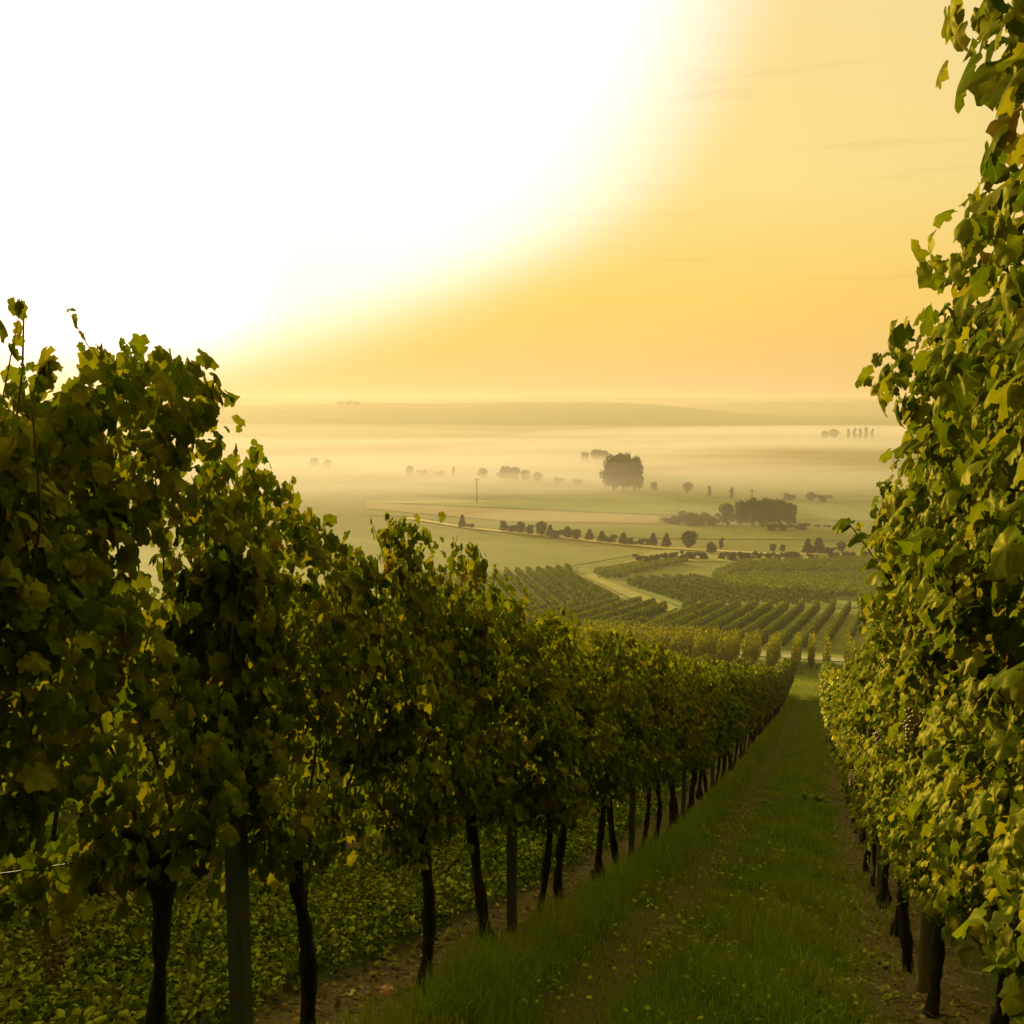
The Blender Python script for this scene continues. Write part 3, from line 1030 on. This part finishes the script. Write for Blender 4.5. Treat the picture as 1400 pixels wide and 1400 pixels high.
r = vr(77)
gxs, gys, gk = scatter([(1.2, 5, 3800, 1.0), (5, 9, 3000, 1.1), (9, 16, 1700, 1.4), (16, 30, 800, 2.0), (30, 60, 380, 3.0)], -1.62, 0.62, r)
pat = 0.5 + 0.5 * np.sin(gxs * 3.1 + gys * 1.3) * np.sin(gys * 2.1 + 0.7) + 0.35 * np.sin(gxs * 9 + gys * 5)
edge = np.exp(-((gxs + 1.36) / 0.17) ** 2) * (0.75 + 0.4 * np.sin(gys * 2.7) * np.sin(gys * 1.1 + 1))
rut = np.exp(-((gxs + 0.95) / 0.17) ** 2)
right = sst(gxs, 0.22, 0.42)
keep = r.random(len(gxs)) < np.clip(0.85 + 0.2 * pat - 0.5 * rut - 0.85 * right - 0.75 * sst(-gxs, 1.5, 1.6), 0.06, 1)
hg = (0.035 + 0.075 * pat.clip(0, 1.3) + 0.19 * edge + 0.06 * np.exp(-((gxs + 0.1) / 0.3) ** 2) - 0.03 * rut) * r.uniform(0.6, 1.35, len(gxs))
hg = np.clip(hg, 0.025, 0.4)
blades('grass', gxs[keep], gys[keep], hg[keep], (0.0042 * gk * r.uniform(.7, 1.3, len(gk)))[keep], r, M['grass'])
# shaded grass between the second and third row, and the headland below
gxs, gys, gk = scatter([(2, 8, 1500, 1.5), (8, 16, 800, 2.0)], XR['L3'] + .25, XR['L2'] - 0.12, r)
blades('grass', gxs, gys, r.uniform(.07, .22, len(gxs)), 0.0045 * gk, r, M['grass'])
gxs, gys, gk = scatter([(60, 70, 90, 1.0)], -14, 10, r)
blades('grass', gxs, gys, r.uniform(.05, .16, len(gxs)), 0.03 * gk, r, M['grass'])
gxs, gys, gk = scatter([(70, 91, 60, 1.0)], -3, 3.5, r)
blades('grass', gxs, gys, r.uniform(.06, .2, len(gxs)), 0.03 * gk, r, M['grass'])


def crop(name, xa, xb, bands, r):
    xs, ys, sc = scatter(bands, xa, xb, r)
    patch = 0.5 + 0.5 * np.sin(xs * 4 + 1) * np.sin(ys * 2.2) + 0.3 * np.sin(xs * 9 + ys * 7)
    edge = np.minimum(xs - xa, xb - xs)
    k = r.random(len(xs)) < np.clip(0.75 + 0.4 * patch, 0.3, 1) * np.clip(edge / 0.18, 0.05, 1)
    xs, ys, sc = xs[k], ys[k], sc[k]
    n = len(xs)
    hh = r.uniform(0.03, 0.15, n) * np.clip(0.7 + 0.5 * patch[k], .5, 1.3)
    pos = np.stack([xs, ys, G(xs, ys) + hh], -1)
    nor = np.stack([r.normal(0, .8, n), r.normal(0, .8, n), np.full(n, 0.8)], -1)
    tip = np.stack([r.normal(0, 1, n), r.normal(0, 1, n), r.normal(0.3, .5, n)], -1)
    v, f, uv = leaves(pos, nor, tip, (0.014 + 0.032 * r.random(n) ** 2) * sc, CROP_OUT, r, cup=0.6, droop=0.3, wob=0.03)
    o = obj(name, mesh_np(name, v, f), M['crop'])
    tag(o, kind='stuff')


crop('cover_crop', XR['L2'] + 0.28, XR['L1'] - 0.28, [(0.8, 6, 7000, 1.0), (6, 14, 3600, 1.25), (14, 26, 1200, 2.0)], vr(81))
crop('cover_crop', XR['L4'] + 0.25, XR['L3'] - 0.2, [(3, 14, 1200, 1.5)], vr(82))

# clover and other broad-leaved weeds in the lane
r = vr(85)
wx, wy, ws = scatter([(1.2, 6, 380, 1.0), (6, 14, 180, 1.2), (14, 30, 30, 1.8)], -1.5, 0.45, r)
k = r.random(len(wx)) < np.clip(0.55 + 0.6 * np.sin(wx * 5 + 2) * np.sin(wy * 1.9) + 0.3 * np.sin(wx * 13 + wy * 7), 0.03, 1)
wx, wy, ws = wx[k], wy[k], ws[k]
n = len(wx)
pos = np.stack([wx, wy, G(wx, wy) + r.uniform(.03, .10, n)], -1)
nor = np.stack([r.normal(0, .5, n), r.normal(0, .5, n), np.full(n, 0.9)], -1)
tip = np.stack([r.normal(0, 1, n), r.normal(0, 1, n), r.normal(0.2, .4, n)], -1)
v, f, uv = leaves(pos, nor, tip, r.uniform(0.014, 0.034, n) * ws, CROP_OUT, r, cup=0.5, droop=0.3, wob=0.03)
o = obj('weeds', mesh_np('weeds', v, f), M['crop'])
tag(o, kind='stuff')

# dead leaves and prunings on the bare strips below the rows
r = vr(91)
n = 5200
xs = np.where(r.random(n) < 0.55, r.normal(XR['R1'] + 0.02, 0.30, n), r.normal(XR['L1'] - 0.1, 0.22, n))
ys = 1.5 + 13 * r.random(n) ** 1.4
pos = np.stack([xs, ys, G(xs, ys) + r.uniform(0.004, 0.03, n)], -1)
nor = np.stack([r.normal(0, .35, n), r.normal(0, .35, n), np.full(n, 1.0)], -1)
tip = np.stack([r.normal(0, 1, n), r.normal(0, 1, n), np.zeros(n)], -1)
v, f, uv = leaves(pos, nor, tip, r.uniform(0.012, 0.05, n), CROP_OUT, r, cup=0.9, droop=0.5, wob=0.1)
o = obj('leaf_litter', mesh_np('leaf_litter', v, f), M['litter'])
tag(o, kind='stuff')
b = MB()
for _ in range(420):
    x0 = r.normal(XR['R1'] - 0.02, .28) if r.random() < .6 else r.normal(XR['L1'] - .1, .2)
    y0 = 1.5 + 11 * r.random() ** 1.3
    a = r.uniform(0, 6.28)
    l_ = r.uniform(.05, .22)
    q = np.linspace(-.5, .5, 4)
    px_, py_ = x0 + math.cos(a) * l_ * q, y0 + math.sin(a) * l_ * q
    b.tube(np.stack([px_, py_, G(px_, py_) + 0.008 + .008 * np.sin(q * 3 + a)], -1), r.uniform(.0015, .004), 5)
o = obj('pruned_twigs', b.mesh('pruned_twigs'), M['cane'])
tag(o, kind='stuff')


def stone(px, py, s, label):
    p = at(px, py)
    v = ICO[0] * np.array([1.0, 0.72, 0.5]) + 0.18 * np.sin(ICO[0][:, [1, 2, 0]] * 3.1 + px)
    o = obj('stone', mesh_np('stone', v * s, [ICO[1]], False), M['stone'], None, (p[0], p[1], float(G(p[0], p[1])) + s * .3))
    o.rotation_euler.z = px
    tag(o, label, 'stone', 'stones on the bare soil')


stone(483, 1362, 0.024, 'pale stone lying on bare soil left of a slender trunk')
stone(737, 1287, 0.016, 'small pale stone on the soil right of the second steel post')
stone(1390, 1350, 0.018, 'small pale stone on the soil under the sunlit right row')
p = at(522, 1358)
lv, lf, luv = leaves(np.array([[0, 0, 0.01]]), np.array([[0.2, -0.3, 1.0]]), np.array([[1.0, 0.3, 0]]), [0.07], OUT, vr(3))
m_, t_, o_ = mat('orange_leaf')
pb = N(t_, 'ShaderNodeBsdfPrincipled', ins={'Base Color': (0.24, 0.075, 0.02, 1), 'Roughness': 0.6})
L(t_, pb.outputs[0], o_.inputs[0])
o = obj('fallen_leaf', mesh_np('fallen_leaf', lv, lf), m_, None, (p[0], p[1], float(G(p[0], p[1])) + .012))
tag(o, 'single orange fallen vine leaf on the soil beside the pale stone', 'leaf')


# ------------------------------------------------------------------ vine rows further down, each row one hedge of vines
def vine_row(pts, dens, size, hgt, wid, r, label, group, bottom=0.3, wild=0.025, trunks=False):
    pts = np.asarray(pts, float)
    seg = np.linalg.norm(np.diff(pts, axis=0), axis=1)
    Ls = np.concatenate([[0], np.cumsum(seg)])
    n = int(Ls[-1] * dens)
    if n < 8:
        return
    s = r.uniform(0, Ls[-1], n)
    x = np.interp(s, Ls, pts[:, 0])
    y = np.interp(s, Ls, pts[:, 1])
    d = unit((pts[-1] - pts[0])[None])[0]
    nrm = np.array([-d[1], d[0]])
    side = np.where(r.random(n) < .5, 1.0, -1.0)
    ph = r.uniform(0, 6.28, 4)
    top = hgt * (1 + wild * np.sin(s * 2.3 + ph[0]) + wild * np.sin(s * 5.7 + ph[1]))
    top = top * (1 - 0.45 * np.exp(-s / 0.35) - 0.45 * np.exp(-(Ls[-1] - s) / 0.35))
    t = r.beta(1.2, 1.0, n)
    z = bottom + (top - bottom) * t
    off = side * wid * r.random(n) ** .5 * (1 + (2.2 * wild * np.sin(s * 7.7 + ph[3])) + .25 * np.sin(s * 3.1 + ph[2]))
    x = x + nrm[0] * off
    y = y + nrm[1] * off
    c = np.array([pts[0][0], pts[0][1], h(*pts[0])])
    pos = np.stack([x, y, HT(x, y) + z], -1) - c
    nor = np.stack([nrm[0] * side + r.normal(0, .4, n), nrm[1] * side + r.normal(0, .4, n), 0.4 + r.normal(0, .4, n)], -1)
    tip = np.stack([r.normal(0, .5, n), r.normal(0, .5, n), np.full(n, -.8)], -1)
    v, f, uv = leaves(pos, nor, tip, r.normal(size, size * .2, n), FAR_OUT[[0, 1, 2, 4, 6, 7]], r)
    root = empty('vine_row', c)
    tag(root, label, 'vine row', group)
    obj('foliage', mesh_np('foliage', v, f), M['row_leaf_backlight_tint' if trunks else 'row_leaf'], root)
    if trunks:
        for i, ss in enumerate(np.arange(.5, Ls[-1], 1.1)):
            xx, yy = np.interp(ss, Ls, pts[:, 0]), np.interp(ss, Ls, pts[:, 1])
            obj('trunk', TRUNKS[i % 8], M['bark'], root, (xx - c[0], yy - c[1], h(xx, yy) - c[2]))


r = vr(611)
# block between the headland and the lane, same lines as the rows above
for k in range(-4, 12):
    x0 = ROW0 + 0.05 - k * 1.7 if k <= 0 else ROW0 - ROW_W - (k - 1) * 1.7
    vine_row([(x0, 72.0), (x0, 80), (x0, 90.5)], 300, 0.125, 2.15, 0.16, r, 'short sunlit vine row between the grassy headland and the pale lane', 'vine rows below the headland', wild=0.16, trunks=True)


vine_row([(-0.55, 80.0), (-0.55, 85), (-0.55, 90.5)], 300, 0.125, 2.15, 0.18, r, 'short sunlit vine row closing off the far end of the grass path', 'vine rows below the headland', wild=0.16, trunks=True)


def clip_rows(poly, direction, spacing):
    """parallel lines clipped to a polygon on the ground"""
    P = np.asarray(poly, float)
    d = np.asarray(direction, float)
    d = d / np.linalg.norm(d)
    nn = np.array([-d[1], d[0]])
    k = P @ nn
    out = []
    for c in np.arange(k.min() + spacing / 2, k.max(), spacing):
        ts = []
        for i in range(len(P)):
            a, b_ = P[i], P[(i + 1) % len(P)]
            ka, kb = a @ nn - c, b_ @ nn - c
            if ka * kb < 0:
                q = a + (b_ - a) * ka / (ka - kb)
                ts.append(q @ d)
        ts.sort()
        for t0, t1 in zip(ts[::2], ts[1::2]):
            if t1 - t0 > 4:
                m = max(3, int((t1 - t0) / 6))
                out.append([tuple(nn * c + d * t) for t in np.linspace(t0, t1, m)])
    return out


g2 = lambda q: at(*q)[:2]
# rows fanning up from the pale lane
dirb = np.array(g2((1076, 834))) - np.array(g2((1005, 884)))
front_l, front_r = np.array([-42.0, 104.0]), np.array([16.0, 106.0])
pb3 = [front_l, front_r, np.array(g2((1240, 838))), np.array(g2((935, 836))), np.array(g2((905, 852))) + np.array([2.0, 0]), np.array(g2((840, 874)))]
for ln in clip_rows(pb3, dirb, 2.05):
    vine_row(ln, 230, 0.13, 1.8, 0.17, r, 'dark green vine row running uphill away from the pale lane', 'vine rows beyond the pale lane')
pb4 = [np.array(g2(q)) for q in ((735, 876), (850, 877), (900, 852), (912, 838), (880, 832), (800, 838), (700, 850))]
for ln in clip_rows(pb4, dirb, 2.4):
    vine_row(ln, 190, 0.16, 1.9, 0.22, r, 'vine row ending at the winding grass track, above the left dark row', 'vine rows left of the grass track')
for poly, dv, sp, lab, grp in (
        ([(972, 788), (1012, 771), (1190, 765), (1240, 765), (1240, 786), (1100, 787)], ((1150, 764), (1010, 786)), 3.4, 'low vine row in the upper dark vineyard strip before the roadside trees', 'vine rows before the roadside trees'),
        ([(972, 790), (1100, 789), (1240, 789), (1240, 824), (1010, 811)], ((1240, 800), (1000, 796)), 3.0, 'low vine row in the dark vineyard strip behind the fanning rows', 'vine rows behind the fanning rows'),
        ([(812, 786), (858, 776), (935, 768), (940, 772), (880, 786), (830, 794)], ((930, 769), (815, 789)), 3.0, 'dark vine row in the narrow strip right of the track bend', 'vine rows by the track bend'),
        ([(850, 797), (960, 792), (1005, 812), (1180, 828), (940, 831), (885, 811)], ((1000, 829), (900, 800)), 3.6, 'low sunlit vine row in the light green strip', 'vine rows in the light green strip'),
        ([(560, 788), (640, 788), (780, 778), (784, 792), (860, 828), (790, 836), (690, 848), (560, 848)], ((760, 846), (700, 784)), 2.5, 'low vine row on the shaded slope left of the winding track', 'vine rows left of the winding track')):
    P = [np.array(g2(q)) for q in poly]
    dv = np.array(g2(dv[1])) - np.array(g2(dv[0]))
    for ln in clip_rows(P, dv, sp):
        vine_row(ln, 48, 0.27, 1.6, 0.27, r, lab, grp, bottom=0.3)


# ------------------------------------------------------------------ trees and bushes
def tree_meshes(r, kind):
    """unit tree 1 m high: crown of leaf clumps on limbs"""
    b = MB()
    q = np.linspace(0, 1, 7)
    if kind == 'round':
        b.tube(np.stack([.02 * np.sin(q * 3), .02 * np.cos(q * 4), -.03 + .62 * q], -1), .035 - .022 * q, 8)
        for i in range(9):
            a, z0 = i * 2.4 + r.uniform(0, .5), r.uniform(.2, .42)
            e = np.array([.30 * math.cos(a), .30 * math.sin(a), z0 + r.uniform(.15, .35)])
            b.tube(np.array([(0, 0, z0)]) + q[:, None] * (e - np.array([0, 0, z0])) + np.stack([0 * q, 0 * q, .04 * np.sin(q * 3.1)], -1), .014 - .010 * q, 5)
        blobs = []
        for i in range(30):
            z = .16 + .70 * (i + .5) / 30
            w_ = .38 * math.sin(math.pi * min(1, max(.14, (z - .02) / .94))) ** .85
            a = i * 2.4 + r.uniform(-.5, .5)
            rr = w_ * r.uniform(.35, 1)
            blobs.append((rr * math.cos(a) * 1.08, rr * math.sin(a), z + r.normal(0, .03), r.uniform(.07, .18)))
        per, ls = 130, .042
    elif kind == 'cone':
        b.tube(np.stack([0 * q, 0 * q, -.03 + .95 * q], -1), .03 - .026 * q, 7)
        blobs = []
        for i in range(24):
            z = .12 + .8 * (i / 24)
            w_ = .30 * (1 - z) + .02
            a = i * 2.4
            blobs.append((w_ * math.cos(a) * .75, w_ * math.sin(a) * .75, z, .05 + .12 * (1 - z)))
        per, ls = 100, .05
    elif kind == 'poplar':
        b.tube(np.stack([0 * q, 0 * q, -.03 + .9 * q], -1), .02 - .016 * q, 7)
        blobs = [(r.normal(0, .04), r.normal(0, .04), z, .07 + .05 * math.sin(z * 3)) for z in np.linspace(.15, .93, 16)]
        per, ls = 90, .04
    else:                                  # bush: several stems, foliage to the ground
        for i in range(5):
            a = i * 1.26
            b.tube(np.stack([.25 * np.cos(a) * q, .25 * np.sin(a) * q, -.05 + .7 * q], -1), .03 - .02 * q, 5)
        blobs = [(r.normal(0, .33), r.normal(0, .3), r.uniform(.08, .66), r.uniform(.15, .27)) for _ in range(16)]
        per, ls = 110, .085
    P_, N_ = [], []
    for (x, y, z, rad) in blobs:
        d = unit(r.normal(0, 1, (per, 3)))
        rr = rad * r.random((per, 1)) ** .35 * r.uniform(.8, 1.2, (per, 1))
        P_.append(np.array([x, y, z]) + d * rr * np.array([1, 1, .85]))
        N_.append(d + r.normal(0, .5, (per, 3)) + np.array([0, 0, .3]))
    P_ = np.concatenate(P_)
    N_ = np.concatenate(N_)
    P_[:, 2] = np.maximum(P_[:, 2], .02)
    n = len(P_)
    tip = np.stack([r.normal(0, 1, n), r.normal(0, 1, n), r.normal(-.5, .5, n)], -1)
    v, f, uv = leaves(P_, N_, tip, r.uniform(ls * .7, ls * 1.4, n), FAR_OUT[[0, 1, 2, 4, 6, 7]], r)
    return b.mesh('trunk'), mesh_np('crown', v, f)


TM = {k: [tree_meshes(vr(s * 7 + i), k) for i in range(3)] for s, k in enumerate(('round', 'cone', 'poplar', 'bush'))}
PXM = 1400.0


def tree(px, base, top, kind, label, group=None, width=1.0, var=None, name='tree', cat='tree', leaf='tree_leaf'):
    p = at(px, base)
    wf = -SF * p[0] + CF * p[1]
    hgt = (base - top) / PXM * wf
    tr, cr = TM[kind][rnd.randrange(3) if var is None else var]
    root = empty(name, (p[0], p[1], h(p[0], p[1])))
    root.rotation_euler.z = rnd.uniform(0, 6.28)
    root.scale = (hgt * width, hgt * width, hgt)
    tag(root, label, cat, group)
    obj('trunk' if kind != 'bush' else 'stem', tr, M['bark'], root)
    obj('crown', cr, M[leaf], root)
    return root


# along the valley road, from left to right
G1 = 'trees along the valley road'
tree(632, 721, 702, 'cone', 'small dark conifer standing alone at the left start of the road', G1, 1.0)
tree(645, 722, 714, 'bush', 'low bush right of the lone conifer by the road', G1, 1.0, name='bush', cat='bush')
for px_, bs, tp, kd, wd in ((688, 727, 711, 'round', 1.1), (700, 728, 715, 'bush', 1.1), (712, 729, 712, 'round', 1.1), (725, 731, 716, 'round', 1.1), (740, 733, 711, 'round', 1.0),
                            (752, 734, 716, 'cone', 1.1), (764, 735, 721, 'bush', 1.2), (776, 736, 719, 'round', 1.1), (788, 738, 722, 'round', 1.1),
                            (806, 739, 722, 'cone', 1.3), (823, 741, 725, 'cone', 1.4), (834, 742, 728, 'bush', 1.0), (852, 744, 727, 'cone', 1.4), (862, 745, 733, 'bush', 1.1)):
    tree(px_, bs, tp, kd, 'small dark tree in the close line left of the large conifer', G1, wd, name='tree' if kd != 'bush' else 'bush', cat='tree' if kd != 'bush' else 'bush')
tree(877, 745, 733, 'bush', 'broad low bush before the pair of small conifers by the road', G1, 1.3, name='bush', cat='bush')
tree(893, 746, 727, 'cone', 'left of two small conifers standing side by side along the road', G1, 1.1)
tree(911, 748, 727, 'cone', 'right of two small conifers standing side by side along the road', G1, 1.1)
tree(942, 750, 723, 'round', 'large round dark tree standing alone beside the valley road', G1, 1.05, 0)
tree(972, 758, 740, 'round', 'small round tree just below the road, right of the large tree', G1, 1.1, 1)
tree(986, 751, 735, 'poplar', 'thin light tree with bare stem beside the road', G1, 1.6)
tree(1057, 755, 743, 'round', 'left of two tiny round trees left of the dark conifer pair', G1, 1.0)
tree(1070, 755, 744, 'round', 'right of two tiny round trees left of the dark conifer pair', G1, 1.0)
tree(1104, 757, 735, 'cone', 'left conifer of the dark pair beside the road', G1, 1.2)
tree(1119, 757, 733, 'cone', 'right conifer of the dark pair beside the road', G1, 1.4)
tree(1132, 757, 745, 'bush', 'small dark bush at the right foot of the conifer pair', G1, 1.1, name='bush', cat='bush')
tree(1150, 755, 739, 'round', 'pale thin tree between the conifer pair and the sunlit vines', G1, 1.0)
for i, (px_, bs, tp) in enumerate(((873, 766, 759), (888, 768, 760), (902, 767, 758), (918, 764, 757), (932, 766, 758), (945, 763, 755), (958, 764, 757), (990, 763, 755), (1008, 766, 756),
                                   (1022, 766, 757), (1036, 763, 756), (1050, 764, 757), (1066, 764, 758), (1084, 764, 756), (1110, 764, 758), (1135, 764, 757), (1160, 763, 755), (1180, 762, 754))):
    tree(px_, bs + 1, tp - 3 - rnd.random() * 3, 'bush', 'small olive bush on the rough grass between vineyards and road', 'bushes on the rough grass', rnd.uniform(.8, 1.2), name='bush', cat='bush', leaf='bush_leaf')
# grove in the middle of the valley
G2 = 'trees of the valley grove'
for px_, bs, tp in ((912, 716, 706), (926, 717, 703), (940, 717, 695), (955, 718, 700), (970, 718, 698)):
    tree(px_, bs, tp, 'bush', 'low shrub at the left end of the valley grove', G2, rnd.uniform(1.2, 1.6), name='bush', cat='bush')
tree(993, 719, 686, 'round', 'tree with pointed crown left in the valley grove', G2, .95)
for px_, tp in ((1014, 681), (1030, 678), (1048, 677), (1064, 680), (1080, 684)):
    tree(px_, 719, tp, 'round', 'tall broad tree in the dense body of the valley grove', G2, rnd.uniform(.85, 1.0))
for px_, bs, tp in ((1055, 726, 712), (1070, 726, 713), (1096, 725, 713), (1118, 721, 716), (1132, 721, 716)):
    tree(px_, bs, tp, 'bush', 'low shrub before the right end of the valley grove', G2, rnd.uniform(1.0, 1.4), name='bush', cat='bush')
# large double tree and mist-veiled trees
G3 = 'trees standing in the mist'
for px_, tp, wd in ((838, 619, .85), (866, 620, .85), (852, 616, .8)):
    tree(px_, 671, tp, 'round', 'huge broad tree of the tall clump rising from the mist', 'huge trees of the misty clump', wd)
for px_, bs, tp in ((800, 632, 617), (815, 631, 613), (826, 632, 615)):
    tree(px_, bs, tp, 'round', 'rounded tree in the mist behind and left of the huge trees', G3, 1.2)
for px_, bs, tp, kd in ((560, 650, 636, 'round'), (620, 652, 638, 'poplar'), (660, 655, 639, 'round'), (690, 657, 636, 'round'), (703, 657, 637, 'round'), (718, 658, 642, 'round'), (735, 659, 644, 'round'),
                        (764, 661, 650, 'bush'), (790, 663, 653, 'bush'), (430, 640, 625, 'round'), (448, 640, 627, 'round'), (580, 650, 640, 'bush'), (600, 651, 641, 'bush')):
    tree(px_, bs, tp, kd, 'faint tree veiled by mist left of the huge trees', G3, 1.1)
for px_, bs, tp, kd in ((894, 671, 658, 'round'), (940, 674, 658, 'round'), (970, 680, 664, 'poplar'), (1000, 682, 666, 'poplar'), (1080, 684, 672, 'bush'), (1110, 684, 671, 'bush'), (1125, 686, 674, 'bush')):
    tree(px_, bs, tp, kd, 'faint tree veiled by mist between the huge trees and the grove', G3, 1.1)
for px_, bs, tp, kd in ((1128, 600, 588, 'round'), (1140, 600, 585, 'round'), (1160, 601, 586, 'poplar'), (1168, 601, 585, 'poplar'), (1176, 601, 585, 'poplar'), (1184, 601, 584, 'poplar'), (1192, 601, 586, 'poplar')):
    tree(px_, bs, tp, kd, 'very faint tree in white mist below the right ridge', G3, 1.1)
for px_, tp_ in ((464, 548.5), (476, 547), (488, 548)):
    tree(px_, 553, tp_, 'bush', 'tiny tree in the copse on the crest of the far green ridge', 'copse on the far ridge', 1.3)


# power poles
def pole(px_, base, top, label):
    p = at(px_, base)
    wf = -SF * p[0] + CF * p[1]
    hg = (base - top) / PXM * wf
    root = empty('power_pole', (p[0], p[1], h(p[0], p[1])))
    tag(root, label, 'power pole', 'power poles in the valley')
    b = MB()
    b.tube([(0, 0, -.3), (0, 0, hg * .5), (0, 0, hg)], [.24, .2, .15], 8)
    obj('pole', b.mesh('pole'), M['post_wood'], root)
    b = MB()
    b.tube([(-1.2, 0, hg - .7), (0, 0, hg - .7), (1.2, 0, hg - .7)], .09, 6)
    c = obj('crossarm', b.mesh('crossarm'), M['post_wood'], root)
    for x in (-1.1, 0, 1.1):
        b = MB()
        b.tube([(x, 0, hg - .62), (x, 0, hg - .4), (x, 0, hg - .2)], [.05, .09, .05], 6)
        obj('insulator', b.mesh('insulator'), M['steel'], c)


pole(652, 688, 654, 'thin power pole standing alone in the misty field at left')
pole(1027, 719, 668, 'power pole rising above the dense valley grove')

# ------------------------------------------------------------------ air: haze and ground mist
def volume_mat(name, dens, color, aniso):
    m, t, o = mat(name)
    v = N(t, 'ShaderNodeVolumePrincipled', ins={'Density': dens, 'Anisotropy': aniso})
    v.inputs['Color'].default_value = (*color, 1)
    L(t, v.outputs[0], o.inputs['Volume'])
    return m


b = MB()
lo, hi = np.array([-6500., -40., -60.]), np.array([6500., 6000., 26.])
v = np.array([(x, y, z) for x in (lo[0], hi[0]) for y in (lo[1], hi[1]) for z in (lo[2], hi[2])])
b.add(v, [np.array([[0, 1, 3, 2], [4, 6, 7, 5], [0, 4, 5, 1], [2, 3, 7, 6], [0, 2, 6, 4], [1, 5, 7, 3]])])
hz = obj('haze', b.mesh('haze', False), volume_mat('haze_air', 0.00048, (0.60, 0.52, 0.50), 0.3))
tag(hz, kind='stuff')


def mist(wf, az, rx, ry, rz, dens, up=0):
    """flat lens of ground mist, its soft edge comes from the thinning lens"""
    rt = az * wf
    x, y = CF * rt - SF * wf, SF * rt + CF * wf
    u = np.linspace(0, 2 * np.pi, 40, endpoint=False)
    vv = np.linspace(0.02, np.pi - 0.02, 16)
    U, V = np.meshgrid(u, vv)
    wob = 1 + 0.16 * np.sin(U * 3 + wf) + 0.09 * np.sin(U * 7 + az * 20)
    X = rx * np.sin(V) * np.cos(U) * wob
    Y = ry * np.sin(V) * np.sin(U) * wob
    Z = rz * np.cos(V)
    co = np.stack([CF * X - SF * Y, SF * X + CF * Y, Z], -1).reshape(-1, 3)
    k = 40
    i = np.arange(15)[:, None] * k
    j = np.arange(k)[None]
    q = np.stack([i + j, i + k + j, i + k + (j + 1) % k, i + (j + 1) % k], -1).reshape(-1, 4)
    me = mesh_np('mist', co, [q, np.arange(k)[None], (np.arange(k)[::-1] + 15 * k)[None]])
    o = obj('mist', me, volume_mat('mist_air', dens, (0.78, 0.70, 0.82), 0.3), None, (x, y, h(x, y) + up))
    tag(o, kind='stuff')


mist(900, 0.0, 1500, 480, 22, 0.0006)
mist(930, -0.05, 1100, 260, 10, 0.0022)
mist(1200, 0.36, 380, 150, 14, 0.0055)
mist(560, 0.33, 120, 60, 7, 0.0030)
mist(610, -0.12, 330, 120, 12, 0.0045)
mist(515, 0.20, 170, 55, 9, 0.0035)
mist(470, 0.11, 190, 48, 17, 0.0016)
mist(366, 0.24, 130, 26, 8, 0.0035)
mr = vr(404)
for wf_, az_ in ((470, -0.30), (520, -0.22), (600, -0.12), (640, 0.02), (690, -0.26), (720, 0.16), (760, -0.05), (820, 0.28), (840, -0.18), (900, 0.08), (980, -0.30), (1000, 0.22), (1060, -0.08)):
    mist(wf_, az_, mr.uniform(110, 260), mr.uniform(40, 90), mr.uniform(4, 8), mr.uniform(0.003, 0.006))
